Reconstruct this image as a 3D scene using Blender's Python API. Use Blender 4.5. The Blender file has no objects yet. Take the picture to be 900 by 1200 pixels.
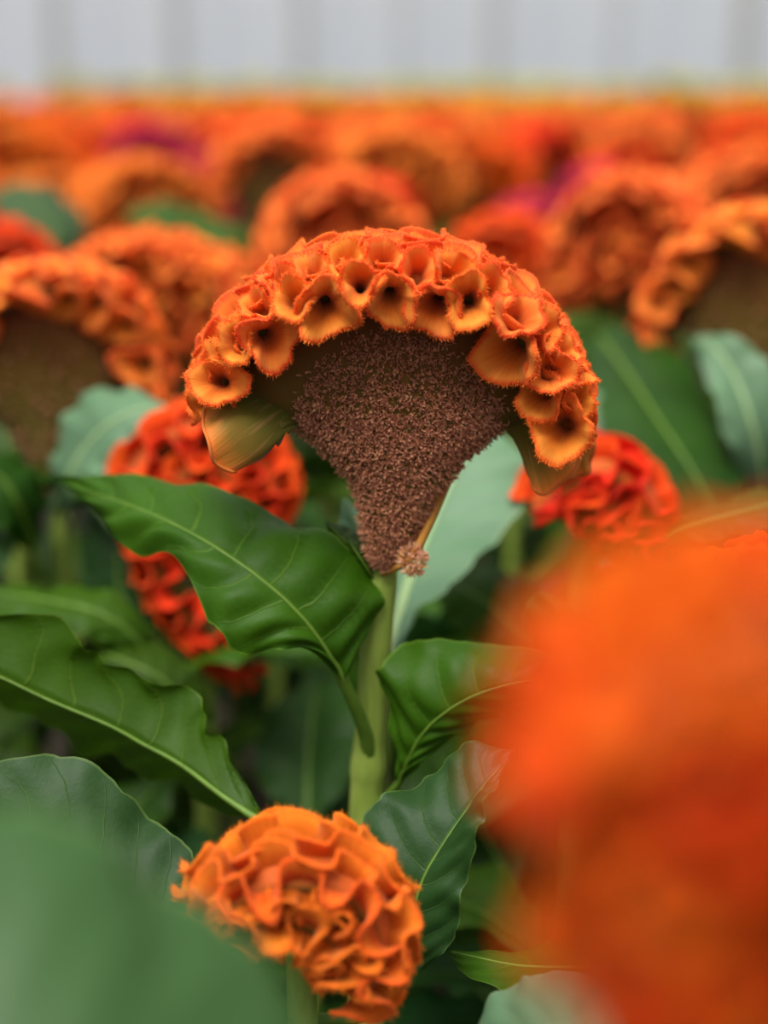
import bpy, math, random
import numpy as np
from mathutils import Vector, Matrix, Euler

# ------------------------------------------------------------------ camera
SC = bpy.context.scene
COL = SC.collection
F_PX = 1800.0                       # focal length in pixels of a 900x1200 frame
CAM_Z = 0.50
PITCH = math.atan(490.0 / F_PX)     # horizon sits at pixel row 110
cam_d = bpy.data.cameras.new('camera')
cam = bpy.data.objects.new('camera', cam_d)
COL.objects.link(cam)
cam.location = (0, 0, CAM_Z)
cam.rotation_euler = (math.pi / 2 - PITCH, 0, 0)
cam_d.sensor_fit = 'VERTICAL'
cam_d.sensor_height = 36.0
cam_d.sensor_width = 27.0
cam_d.lens = F_PX / 1200.0 * 36.0
cam_d.clip_start = 0.01
cam_d.clip_end = 200
cam_d.dof.use_dof = True
cam_d.dof.focus_distance = 0.445
cam_d.dof.aperture_fstop = 3.8
SC.camera = cam

# ------------------------------------------------------------------ world, light, exposure
world = bpy.data.worlds.new('overcast')
SC.world = world
world.use_nodes = True
wn = world.node_tree.nodes
wl = world.node_tree.links
wn.clear()
w_out = wn.new('ShaderNodeOutputWorld')
w_bg = wn.new('ShaderNodeBackground')
w_tc = wn.new('ShaderNodeTexCoord')
w_sep = wn.new('ShaderNodeSeparateXYZ')
w_ramp = wn.new('ShaderNodeValToRGB')
wl.new(w_tc.outputs['Generated'], w_sep.inputs[0])
wl.new(w_sep.outputs['Z'], w_ramp.inputs[0])
w_ramp.color_ramp.elements[0].position = 0.0
w_ramp.color_ramp.elements[0].color = (0.24, 0.25, 0.27, 1)
w_ramp.color_ramp.elements[1].position = 1.0
w_ramp.color_ramp.elements[1].color = (1.0, 1.0, 0.98, 1)
wl.new(w_ramp.outputs[0], w_bg.inputs[0])
w_bg.inputs[1].default_value = 1.0
wl.new(w_bg.outputs[0], w_out.inputs[0])

sun_d = bpy.data.lights.new('sun', 'SUN')
sun_d.energy = 3.8
sun_d.angle = math.radians(35)
sun_d.color = (1.0, 0.97, 0.92)
sun = bpy.data.objects.new('sun', sun_d)
COL.objects.link(sun)
sun.rotation_euler = Euler((math.radians(21), math.radians(-12), 0))

SC.view_settings.view_transform = 'Standard'
SC.view_settings.look = 'None'
SC.view_settings.gamma = 1.0
SC.view_settings.use_curve_mapping = False
SC.view_settings.exposure = 0.38

# ------------------------------------------------------------------ helpers
SP, CP = math.sin(PITCH), math.cos(PITCH)


def at(px, py, Y):
    """World point seen at pixel (px, py) that lies Y metres ahead of the camera."""
    a = (px - 450.0) / F_PX
    b = -(py - 600.0) / F_PX
    t = Y / (CP + b * SP)
    return np.array([t * a, Y, CAM_Z + t * (-SP + b * CP)])


def ppm(py, Y):
    b = -(py - 600.0) / F_PX
    return F_PX / (Y / (CP + b * SP))


def catmull(P, n):
    P = np.asarray(P, float)
    m = len(P)
    ext = np.vstack([2 * P[0] - P[1], P, 2 * P[-1] - P[-2]])
    ts = np.linspace(0, m - 1 - 1e-9, n)
    i = np.floor(ts).astype(int)
    f = (ts - i)[:, None]
    p0, p1, p2, p3 = ext[i], ext[i + 1], ext[i + 2], ext[i + 3]
    return 0.5 * (2 * p1 + (p2 - p0) * f + (2 * p0 - 5 * p1 + 4 * p2 - p3) * f ** 2 + (3 * p1 - p0 - 3 * p2 + p3) * f ** 3)


def unit(v):
    v = np.asarray(v, float)
    return v / (np.linalg.norm(v, axis=-1, keepdims=True) + 1e-12)


class Geo:
    """Arrays of one mesh: vertices, quads, triangles and a 3-vector per vertex ('tone')."""

    def __init__(self):
        self.v, self.q, self.t, self.a, self.mq, self.mt = [], [], [], [], [], []
        self.n = 0

    def add(self, v, q=None, t=None, a=None, m=0):
        v = np.asarray(v, float).reshape(-1, 3)
        self.v.append(v)
        if a is None:
            a = np.zeros((len(v), 3))
        self.a.append(np.asarray(a, float).reshape(-1, 3))
        if q is not None and len(q):
            self.q.append(np.asarray(q, int) + self.n)
            self.mq.append(np.full(len(q), m))
        if t is not None and len(t):
            self.t.append(np.asarray(t, int) + self.n)
            self.mt.append(np.full(len(t), m))
        self.n += len(v)

    def add_geo(self, g, xf=None, m=None):
        v, q, t, a = g.arr()
        if xf is not None:
            v = v @ xf[:3, :3].T + xf[:3, 3]
        mq = np.concatenate(g.mq) if g.mq else np.zeros(0, int)
        mt = np.concatenate(g.mt) if g.mt else np.zeros(0, int)
        self.v.append(v)
        self.a.append(a)
        if len(q):
            self.q.append(q + self.n)
            self.mq.append(mq if m is None else np.full(len(q), m))
        if len(t):
            self.t.append(t + self.n)
            self.mt.append(mt if m is None else np.full(len(t), m))
        self.n += len(v)

    def arr(self):
        v = np.concatenate(self.v)
        q = np.concatenate(self.q) if self.q else np.zeros((0, 4), int)
        t = np.concatenate(self.t) if self.t else np.zeros((0, 3), int)
        return v, q, t, np.concatenate(self.a)

    def mesh(self, name, mats, smooth=True, offset=None):
        v, q, t, a = self.arr()
        if offset is not None:
            v = v - np.asarray(offset)
        me = bpy.data.meshes.new(name)
        me.vertices.add(len(v))
        me.vertices.foreach_set('co', v.astype(np.float32).ravel())
        nl = q.size + t.size
        me.loops.add(nl)
        me.loops.foreach_set('vertex_index', np.concatenate([q.ravel(), t.ravel()]).astype(np.int32))
        npoly = len(q) + len(t)
        me.polygons.add(npoly)
        starts = np.concatenate([np.arange(len(q)) * 4, q.size + np.arange(len(t)) * 3])
        me.polygons.foreach_set('loop_start', starts.astype(np.int32))
        mi = np.concatenate((self.mq or [np.zeros(0, int)]) + (self.mt or [np.zeros(0, int)]))
        if not isinstance(mats, (list, tuple)):
            mats = [mats]
        for m in mats:
            me.materials.append(m)
        me.polygons.foreach_set('material_index', mi.astype(np.int32))
        me.polygons.foreach_set('use_smooth', np.full(npoly, smooth))
        at_ = me.attributes.new('tone', 'FLOAT_VECTOR', 'POINT')
        at_.data.foreach_set('vector', a.astype(np.float32).ravel())
        me.update(calc_edges=True)
        return me


def link(name, me, parent=None, loc=None):
    o = bpy.data.objects.new(name, me)
    COL.objects.link(o)
    if parent is not None:
        o.parent = parent
    if loc is not None:
        o.location = loc
    return o


def thing(name, label, cat, loc, group=None, rz=0.0):
    o = bpy.data.objects.new(name, None)
    o.empty_display_size = 0.02
    COL.objects.link(o)
    o.location = loc
    o.rotation_euler = (0, 0, rz)
    tag(o, label, cat, group)
    return o


def tag(o, label, cat, group=None, kind=None):
    o['label'] = label
    o['category'] = cat
    if group:
        o['group'] = group
    if kind:
        o['kind'] = kind
    return o


def grid_quads(nu, nv, wrap_v=False):
    i, j = np.meshgrid(np.arange(nu - 1), np.arange(nv if wrap_v else nv - 1), indexing='ij')
    j2 = (j + 1) % nv
    return np.stack([i * nv + j, i * nv + j2, (i + 1) * nv + j2, (i + 1) * nv + j], -1).reshape(-1, 4)


def tube_geo(P, R, n=10, ridge=0.0, nr=5, a=None, m=0, geo=None):
    """A round stem along P with radii R; ridge gives lengthwise ribs."""
    P = np.asarray(P, float)
    R = np.asarray(R, float)
    T = unit(np.gradient(P, axis=0))
    ref = np.array([0.0, 1.0, 0.0])
    if abs(np.mean(T @ ref)) > 0.8:
        ref = np.array([1.0, 0, 0])
    X = unit(np.cross(T, ref))
    Yv = np.cross(T, X)
    th = np.linspace(0, 2 * np.pi, n, endpoint=False)
    rr = 1 + ridge * np.cos(th * nr)
    V = P[:, None] + R[:, None, None] * (X[:, None] * (np.cos(th) * rr)[None, :, None] + Yv[:, None] * (np.sin(th) * rr)[None, :, None])
    k = len(P)
    A = np.zeros((k, n, 3))
    A[..., 0] = np.linspace(0, 1, k)[:, None]
    A[..., 1] = th[None] / 6.283
    g = geo or Geo()
    g.add(V, grid_quads(k, n, True), None, A, m)
    c = np.array([P[0], P[-1]])
    base = g.n
    g.add(c, None, None, None, m)
    e = np.arange(n)
    o0 = base - k * n
    g.t.append(np.concatenate([np.stack([np.full(n, base), o0 + (e + 1) % n, o0 + e], -1),
                               np.stack([np.full(n, base + 1), o0 + (k - 1) * n + e, o0 + (k - 1) * n + (e + 1) % n], -1)]))
    g.mt.append(np.full(2 * n, m))
    return g


# ------------------------------------------------------------------ materials
class NT:
    def __init__(self, name):
        self.m = bpy.data.materials.new(name)
        self.m.use_nodes = True
        self.n = self.m.node_tree.nodes
        self.l = self.m.node_tree.links
        self.n.clear()
        self.out = self.n.new('ShaderNodeOutputMaterial')

    def new(self, t, **kw):
        nd = self.n.new(t)
        for k, v in kw.items():
            setattr(nd, k, v)
        return nd

    def put(self, sock, v):
        if isinstance(v, bpy.types.NodeSocket):
            self.l.new(v, sock)
        else:
            sock.default_value = v

    def math(self, op, a, b=0.0, c=None, clamp=False):
        nd = self.new('ShaderNodeMath', operation=op)
        nd.use_clamp = clamp
        self.put(nd.inputs[0], a)
        self.put(nd.inputs[1], b)
        if c is not None:
            self.put(nd.inputs[2], c)
        return nd.outputs[0]

    def attr(self):
        nd = self.new('ShaderNodeAttribute', attribute_name='tone')
        s = self.new('ShaderNodeSeparateXYZ')
        self.l.new(nd.outputs['Vector'], s.inputs[0])
        return nd.outputs['Vector'], s.outputs

    def ramp(self, fac, stops, interp='LINEAR'):
        nd = self.new('ShaderNodeValToRGB')
        cr = nd.color_ramp
        cr.interpolation = interp
        while len(cr.elements) < len(stops):
            cr.elements.new(0.5)
        for e, (p, c) in zip(cr.elements, stops):
            e.position = p
            e.color = (*c, 1)
        self.put(nd.inputs[0], fac)
        return nd.outputs[0]

    def mix(self, fac, a, b, mode='MIX'):
        nd = self.new('ShaderNodeMix', data_type='RGBA', blend_type=mode)
        self.put(nd.inputs[0], fac)
        self.put(nd.inputs[6], a if isinstance(a, bpy.types.NodeSocket) else (*a, 1))
        self.put(nd.inputs[7], b if isinstance(b, bpy.types.NodeSocket) else (*b, 1))
        return nd.outputs[2]

    def noise(self, vec, scale, detail=2.0, rough=0.5):
        nd = self.new('ShaderNodeTexNoise')
        if vec is not None:
            self.l.new(vec, nd.inputs['Vector'])
        nd.inputs['Scale'].default_value = scale
        nd.inputs['Detail'].default_value = detail
        nd.inputs['Roughness'].default_value = rough
        return nd.outputs['Fac']

    def obj_coord(self):
        return self.new('ShaderNodeTexCoord').outputs['Object']

    def finish(self, color, rough=0.6, trans=0.0, trans_col=None, sheen=0.0, spec=0.5, bump=None, bump_d=0.0005, bump_s=0.5, sss=0.0, sheen_col=None):
        p = self.new('ShaderNodeBsdfPrincipled')
        self.put(p.inputs['Base Color'], color if isinstance(color, bpy.types.NodeSocket) else (*color, 1))
        self.put(p.inputs['Roughness'], rough)
        p.inputs['Specular IOR Level'].default_value = spec
        if sheen:
            p.inputs['Sheen Weight'].default_value = sheen
            p.inputs['Sheen Roughness'].default_value = 0.4
            if sheen_col:
                p.inputs['Sheen Tint'].default_value = (*sheen_col, 1)
        if bump is not None:
            b = self.new('ShaderNodeBump')
            b.inputs['Strength'].default_value = bump_s
            b.inputs['Distance'].default_value = bump_d
            self.l.new(bump, b.inputs['Height'])
            self.l.new(b.outputs[0], p.inputs['Normal'])
        sh = p.outputs[0]
        if trans:
            t = self.new('ShaderNodeBsdfTranslucent')
            c = trans_col if trans_col is not None else color
            self.put(t.inputs[0], c if isinstance(c, bpy.types.NodeSocket) else (*c, 1))
            mx = self.new('ShaderNodeMixShader')
            mx.inputs[0].default_value = trans
            self.l.new(sh, mx.inputs[1])
            self.l.new(t.outputs[0], mx.inputs[2])
            sh = mx.outputs[0]
        self.l.new(sh, self.out.inputs[0])
        return self.m


def mat_frill(name, throat, inner, lip, rim, outer, base, sheen=0.25):
    """Velvety crest lobe; tone.x runs throat 0 - rim 0.5 - outer base 1, tone.yz is the angle around it."""
    t = NT(name)
    vec, xyz = t.attr()
    col = t.ramp(xyz[0], [(0.0, throat), (0.14, [0.5 * (x + y) for x, y in zip(throat, inner)]), (0.30, inner), (0.42, lip), (0.485, rim), (0.52, rim), (0.64, outer), (0.82, [0.5 * (x + y) for x, y in zip(outer, base)]), (1.0, base)])
    sc = t.new('ShaderNodeMapping')
    sc.inputs['Scale'].default_value = (1.2, 13.0, 13.0)
    t.l.new(vec, sc.inputs['Vector'])
    st = t.noise(sc.outputs[0], 3.0, 3.0, 0.6)
    rnd = t.new('ShaderNodeObjectInfo').outputs['Random']
    big = t.noise(t.obj_coord(), 90.0, 2.0)
    col = t.mix(t.math('MULTIPLY_ADD', st, 1.1, -0.35, clamp=True), col, [min(1, c * 1.2 + 0.012) for c in lip])
    hs = t.new('ShaderNodeHueSaturation')
    t.l.new(col, hs.inputs['Color'])
    t.put(hs.inputs['Value'], t.math('ADD', t.math('MULTIPLY', st, 0.40), t.math('MULTIPLY_ADD', big, 0.5, 0.58)))
    t.put(hs.inputs['Hue'], t.math('MULTIPLY_ADD', rnd, 0.018, 0.491))
    col = hs.outputs[0]
    return t.finish(col, 0.8, 0.28, col, sheen, 0.08, st, 0.0006, 0.6, sheen_col=(1.0, 0.6, 0.38))


M = {}
M['frill'] = mat_frill('orange_velvet', (0.26, 0.022, 0.005), (0.88, 0.17, 0.014), (1.0, 0.31, 0.045), (0.95, 0.11, 0.022), (0.86, 0.11, 0.014), (0.34, 0.10, 0.010))
M['frill_red'] = mat_frill('red_velvet', (0.36, 0.012, 0.003), (0.80, 0.045, 0.006), (0.90, 0.085, 0.010), (0.92, 0.065, 0.009), (0.80, 0.04, 0.006), (0.44, 0.035, 0.008))
M['frill_amber'] = mat_frill('amber_velvet', (0.28, 0.028, 0.004), (0.66, 0.115, 0.006), (0.82, 0.22, 0.018), (0.85, 0.15, 0.012), (0.86, 0.16, 0.012), (0.55, 0.22, 0.015))
M['frill_bright'] = mat_frill('bright_orange_velvet', (0.40, 0.028, 0.003), (0.76, 0.090, 0.003), (0.82, 0.13, 0.005), (0.82, 0.090, 0.004), (0.74, 0.075, 0.003), (0.42, 0.045, 0.004), 0.08)
M['frill_magenta'] = mat_frill('magenta_velvet', (0.22, 0.006, 0.02), (0.52, 0.016, 0.055), (0.66, 0.03, 0.09), (0.68, 0.025, 0.09), (0.56, 0.02, 0.065), (0.3, 0.03, 0.05))
M['frill_yellow'] = mat_frill('yellow_velvet', (0.35, 0.30, 0.02), (0.60, 0.55, 0.05), (0.75, 0.72, 0.1), (0.7, 0.66, 0.08), (0.5, 0.55, 0.06), (0.3, 0.40, 0.05))


def mat_fan(name, low, mid, high):
    t = NT(name)
    vec, xyz = t.attr()
    nz = t.noise(t.obj_coord(), 160.0, 4.0, 0.6)
    f = t.math('ADD', xyz[0], t.math('MULTIPLY_ADD', nz, 0.3, -0.15))
    col = t.ramp(f, [(0.0, low), (0.62, mid), (1.0, high)])
    return t.finish(col, 0.65, 0.15, col, 0.2, 0.2, nz, 0.0008, 0.5)


M['fan'] = mat_fan('shaded_olive_fan', (0.14, 0.15, 0.02), (0.13, 0.09, 0.012), (0.20, 0.05, 0.012))  # olive tissue; middle and top tones darkened to paint the overhanging crest's shade
M['core'] = mat_fan('olive_to_orange_crest_base', (0.12, 0.10, 0.014), (0.17, 0.10, 0.012), (0.55, 0.10, 0.014))


def mat_flap():
    t = NT('olive_flap_tissue')
    vec, xyz = t.attr()
    nz = t.noise(t.obj_coord(), 220.0, 3.0, 0.6)
    mp = t.new('ShaderNodeMapping')
    mp.inputs['Scale'].default_value = (1.2, 16.0, 1.0)
    t.l.new(vec, mp.inputs['Vector'])
    st = t.noise(mp.outputs[0], 1.0, 3.0, 0.6)
    f = t.math('ADD', xyz[0], t.math('MULTIPLY_ADD', st, 0.3, -0.15))
    col = t.ramp(f, [(0.0, (0.10, 0.10, 0.012)), (0.4, (0.14, 0.12, 0.014)), (0.72, (0.24, 0.14, 0.018)), (0.92, (0.60, 0.20, 0.025)), (1.0, (0.92, 0.20, 0.025))])
    pink = t.ramp(t.math('ADD', st, 0.0), [(0.55, (0, 0, 0)), (0.68, (1, 1, 1))])
    col = t.mix(t.math('MULTIPLY', pink, 0.3), col, (0.62, 0.28, 0.16))
    return t.finish(col, 0.6, 0.3, col, 0.2, 0.2, st, 0.0005, 0.5)


M['flap'] = mat_flap()


def mat_floret():
    t = NT('dusty_pink_brown_florets')
    vec, xyz = t.attr()
    col = t.ramp(xyz[0], [(0.0, (0.34, 0.11, 0.045)), (0.3, (0.60, 0.24, 0.11)), (0.55, (0.74, 0.34, 0.17)), (0.8, (0.60, 0.35, 0.06)), (1.0, (0.88, 0.52, 0.38))])
    tip = t.mix(t.math('MULTIPLY', xyz[1], 0.5), col, (0.80, 0.45, 0.32))
    return t.finish(tip, 0.6, 0.35, tip, 0.2, 0.2)


M['floret'] = mat_floret()


def mat_leaf(name, dark, light, vein, rough=0.42, n=9.0, trans=0.25, spec=0.45, vein_amt=0.6):
    """tone.x runs base 0 - tip 1, tone.y runs margin -1 - midrib 0 - margin 1."""
    t = NT(name)
    vec, xyz = t.attr()
    av = t.math('ABSOLUTE', xyz[1])
    oc = t.obj_coord()
    nz = t.noise(oc, 28.0, 3.0, 0.55)
    fine = t.noise(oc, 420.0, 4.0, 0.65)
    wob = t.math('MULTIPLY_ADD', t.noise(oc, 60.0, 2.0), 0.5, -0.25)
    # side veins sweep forward from the midrib
    w = t.math('ADD', t.math('SUBTRACT', t.math('MULTIPLY', xyz[0], n), t.math('MULTIPLY', t.math('POWER', av, 1.35), 1.5)), wob)
    side = t.math('MULTIPLY', t.math('SIGN', xyz[1]), 0.23)
    fr = t.math('FRACT', t.math('ADD', t.math('ADD', w, side), 20.0))
    d = t.math('ABSOLUTE', t.math('SUBTRACT', fr, 0.5))
    wid = t.math('MULTIPLY_ADD', av, -0.030, 0.042)
    v1 = t.math('SUBTRACT', 1.0, t.math('DIVIDE', d, wid), clamp=True)
    v1 = t.math('MULTIPLY', v1, t.math('SUBTRACT', 1.0, t.math('POWER', av, 4.0)))
    # fine net of tertiary veins
    vo = t.new('ShaderNodeTexVoronoi', feature='DISTANCE_TO_EDGE')
    vo.inputs['Scale'].default_value = 330.0
    t.l.new(oc, vo.inputs['Vector'])
    net = t.math('SUBTRACT', 1.0, t.math('MULTIPLY', vo.outputs['Distance'], 14.0), clamp=True)
    mid = t.math('MULTIPLY', t.math('SUBTRACT', 1.0, t.math('DIVIDE', av, 0.04), clamp=True), 0.7)
    veins = t.math('MAXIMUM', t.math('MULTIPLY', v1, vein_amt), mid)
    col = t.mix(t.math('MULTIPLY_ADD', nz, 1.6, -0.4, clamp=True), dark, light)
    col = t.mix(t.math('MULTIPLY', net, 0.05), col, vein)
    edge = t.math('MULTIPLY', t.math('GREATER_THAN', av, 0.975), 0.55)
    col = t.mix(t.math('MAXIMUM', t.math('MULTIPLY', veins, 0.75), edge), col, vein)
    hump = t.math('ABSOLUTE', t.math('SINE', t.math('MULTIPLY', t.math('ADD', w, side), math.pi)))
    height = t.math('ADD', t.math('MULTIPLY', veins, -0.8), t.math('ADD', t.math('MULTIPLY', fine, 0.35), t.math('MULTIPLY', net, -0.03)))
    rnd = t.new('ShaderNodeObjectInfo').outputs['Random']
    hs = t.new('ShaderNodeHueSaturation')
    t.l.new(col, hs.inputs['Color'])
    t.put(hs.inputs['Value'], t.math('MULTIPLY_ADD', rnd, 0.4, 0.8))
    t.put(hs.inputs['Hue'], t.math('MULTIPLY_ADD', rnd, 0.02, 0.49))
    col = hs.outputs[0]
    tc = t.mix(0.6, col, light)
    return t.finish(col, rough, trans, tc, 0.0, spec, height, 0.0006, 0.6)


M['leaf'] = mat_leaf('green_leaf', (0.020, 0.058, 0.0012), (0.042, 0.105, 0.0026), (0.12, 0.20, 0.018), 0.5, spec=0.16, trans=0.22)
M['leaf_blue'] = mat_leaf('blue_green_leaf', (0.012, 0.048, 0.009), (0.024, 0.080, 0.014), (0.10, 0.18, 0.035), 0.5, spec=0.22, trans=0.2)
M['leaf_soft'] = mat_leaf('soft_green_leaf', (0.024, 0.070, 0.013), (0.036, 0.094, 0.019), (0.10, 0.20, 0.04), 0.5, spec=0.35, trans=0.2)
M['leaf_pale'] = mat_leaf('pale_green_leaf', (0.105, 0.215, 0.115), (0.155, 0.285, 0.155), (0.32, 0.46, 0.23), 0.5, vein_amt=0.35, spec=0.3)
M['leaf_dark'] = mat_leaf('dark_green_leaf', (0.010, 0.038, 0.002), (0.020, 0.068, 0.003), (0.07, 0.13, 0.016), 0.55, spec=0.2, trans=0.2)


def mat_simple(name, c1, c2, scale, rough=0.6, trans=0.0, stretch=None, bump=0.4, bd=0.0005, spec=0.4):
    t = NT(name)
    oc = t.obj_coord()
    if stretch:
        mp = t.new('ShaderNodeMapping')
        mp.inputs['Scale'].default_value = stretch
        t.l.new(oc, mp.inputs['Vector'])
        oc = mp.outputs[0]
    nz = t.noise(oc, scale, 4.0, 0.6)
    col = t.ramp(nz, [(0.3, c1), (0.7, c2)])
    return t.finish(col, rough, trans, col, 0.0, spec, nz, bd, bump)


M['stem'] = mat_simple('ribbed_green_stem', (0.21, 0.31, 0.04), (0.36, 0.45, 0.09), 220.0, 0.5, 0.1, (1, 1, 0.12))
M['midrib'] = mat_simple('pale_midrib', (0.080, 0.165, 0.014), (0.13, 0.23, 0.024), 180.0, 0.5, 0.15)
M['midrib_pale'] = mat_simple('whitish_midrib', (0.32, 0.47, 0.20), (0.40, 0.55, 0.26), 180.0, 0.5, 0.15)
M['shoot'] = mat_simple('orange_brown_shoot', (0.42, 0.15, 0.02), (0.55, 0.26, 0.03), 200.0, 0.6, 0.2)
M['soil'] = mat_simple('dark_potting_soil', (0.012, 0.008, 0.005), (0.035, 0.024, 0.014), 60.0, 0.95, bd=0.01)
M['steel'] = mat_simple('grey_steel', (0.36, 0.36, 0.35), (0.44, 0.44, 0.43), 8.0, 0.5)


def mat_panel():
    t = NT('milky_greenhouse_sheet')
    mp = t.new('ShaderNodeMapping')
    mp.inputs['Scale'].default_value = (5.0, 1.0, 0.25)
    t.l.new(t.new('ShaderNodeTexCoord').outputs['Object'], mp.inputs['Vector'])
    nz = t.noise(mp.outputs[0], 1.5, 3.0)
    col = t.ramp(nz, [(0.3, (0.80, 0.83, 0.88)), (0.7, (0.88, 0.905, 0.94))])
    p = t.new('ShaderNodeBsdfPrincipled')
    t.l.new(col, p.inputs['Base Color'])
    p.inputs['Roughness'].default_value = 0.4
    tr = t.new('ShaderNodeBsdfTranslucent')
    t.l.new(col, tr.inputs[0])
    m1 = t.new('ShaderNodeMixShader')
    m1.inputs[0].default_value = 0.6
    t.l.new(p.outputs[0], m1.inputs[1])
    t.l.new(tr.outputs[0], m1.inputs[2])
    tp = t.new('ShaderNodeBsdfTransparent')
    m2 = t.new('ShaderNodeMixShader')
    m2.inputs[0].default_value = 0.3
    t.l.new(m1.outputs[0], m2.inputs[1])
    t.l.new(tp.outputs[0], m2.inputs[2])
    t.l.new(m2.outputs[0], t.out.inputs[0])
    return t.m


M['panel'] = mat_panel()


# ------------------------------------------------------------------ setting: soil and greenhouse end wall
def box_geo(x0, x1, y0, y1, z0, z1, g=None, m=0):
    g = g or Geo()
    v = [(x, y, z) for x in (x0, x1) for y in (y0, y1) for z in (z0, z1)]
    q = [(0, 1, 3, 2), (4, 6, 7, 5), (0, 4, 5, 1), (2, 3, 7, 6), (0, 2, 6, 4), (1, 5, 7, 3)]
    g.add(v, q, None, None, m)
    return g


rng = np.random.default_rng(5)
nx, ny = 60, 90
gx, gy = np.meshgrid(np.linspace(-7, 7, nx), np.linspace(-2.5, 12, ny), indexing='ij')
gz = rng.normal(0, 0.006, gx.shape) - 0.01
g = Geo()
g.add(np.stack([gx, gy, gz], -1), grid_quads(nx, ny))
floor = link('floor', g.mesh('floor', M['soil']))
tag(floor, 'dark moist soil of the flower bed', 'soil', kind='structure')

WALL_Y = 10.5
wall = link('wall_back', box_geo(-7, 7, WALL_Y + 0.06, WALL_Y + 0.16, -0.02, 0.25).mesh('wall_back', M['steel'], False))
tag(wall, 'pale milky greenhouse end wall with slim grey posts', 'wall', kind='structure')
post_me = box_geo(-0.028, 0.028, -0.03, 0.03, 0.0, 3.2).mesh('wall_post', M['steel'], False)
px_posts = [-390, -240, -85, 62, 205, 352, 470, 578, 722, 872, 1020, 1170, 1320]
xs = [at(p, 60, WALL_Y)[0] for p in px_posts]
for i, x in enumerate(xs):
    p = link('post', post_me, wall, (x, WALL_Y + 0.02, 0))
    if px_posts[i] in (872,):
        p.scale = (1.9, 1.6, 1)
    elif px_posts[i] in (470, 722):
        p.scale = (0.35, 0.6, 1)
for i in range(len(xs) - 1):
    pm = box_geo(-0.5, 0.5, -0.004, 0.004, 0.25, 3.2).mesh('wall_panel', M['panel'], False)
    w = xs[i + 1] - xs[i]
    p = link('panel', pm, wall, ((xs[i] + xs[i + 1]) / 2, WALL_Y + 0.06, 0))
    p.scale = (w - 0.01, 1, 1)
rail_me = box_geo(-6.5, 6.5, -0.012, 0.012, -0.015, 0.015).mesh('wall_rail', M['steel'], False)
for z in (0.27, 1.6, 3.2):
    link('rail', rail_me, wall, (0, WALL_Y + 0.03, z))


# ------------------------------------------------------------------ flower heads
class Arch:
    """Crest of a cockscomb: a fat arch along a curve in a plane.
    P: (k,3) centre line, outward normals lie in its plane, D: depth direction (away from viewer), a radial and b depth half thickness."""

    def __init__(self, P, D, a, b, taper=0.5, n=120):
        self.P = catmull(P, n)
        self.D = unit(D)
        self.T = unit(np.gradient(self.P, axis=0))
        self.N = unit(np.cross(self.D[None], self.T)) * -1.0
        # outward is away from the arch's inside (left of travel when seen from the front)
        s = np.linspace(0, 1, n)
        e = np.sqrt(np.clip(1 - np.abs(2 * s - 1) ** 4, 0, 1))
        e = taper + (1 - taper) * e
        self.a = a * e if np.isscalar(a) else np.interp(s, np.linspace(0, 1, len(a)), a)
        self.b = b * e if np.isscalar(b) else np.interp(s, np.linspace(0, 1, len(b)), b)
        self.n = n

    def pt(self, s, ph):
        f = np.clip(np.asarray(s) * (self.n - 1), 0, self.n - 1)
        i = np.minimum(f.astype(int), self.n - 2)
        w = (f - i)[..., None]
        L = lambda A: A[i] * (1 - w) + A[i + 1] * w
        l = lambda A: A[i] * (1 - w[..., 0]) + A[i + 1] * w[..., 0]
        P, N, T = L(self.P), unit(L(self.N)), unit(L(self.T))
        a, b = l(self.a), l(self.b)
        c, sn = np.cos(ph), np.sin(ph)
        pos = P + (a * c)[..., None] * N + (b * sn)[..., None] * self.D
        nor = unit((c / a)[..., None] * N + (sn / b)[..., None] * self.D)
        end = np.clip((np.abs(2 * np.asarray(s) - 1) - 0.86) / 0.14, 0, 1) * np.sign(2 * np.asarray(s) - 1)
        nor = unit(nor + 0.9 * end[..., None] * T)
        return pos, nor

    def tangent(self, s):
        return self.T[int(np.clip(s * (self.n - 1), 0, self.n - 1))]

    def core(self, k=0.92, ns=48, nf=20):
        s = np.linspace(0, 1, ns)
        ph = np.linspace(0, 2 * np.pi, nf, endpoint=False)
        S, H = np.meshgrid(s, ph, indexing='ij')
        p, _ = self.pt(S, H)
        c = self.P[np.clip((s * (self.n - 1)).astype(int), 0, self.n - 1)][:, None]
        p = c + (p - c) * k
        g = Geo()
        A = np.zeros((ns, nf, 3))
        A[..., 0] = np.clip(0.75 + 0.7 * np.cos(H), 0, 1)
        g.add(p, grid_quads(ns, nf, True), None, A)
        for r in (0, ns - 1):
            b0 = g.n
            g.add([p[r].mean(0)], None, None, [[0.5, 0, 0]])
            e = np.arange(nf)
            g.t.append(np.stack([np.full(nf, b0), r * nf + e, r * nf + (e + 1) % nf], -1))
            g.mt.append(np.zeros(nf, int))
        return g


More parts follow.
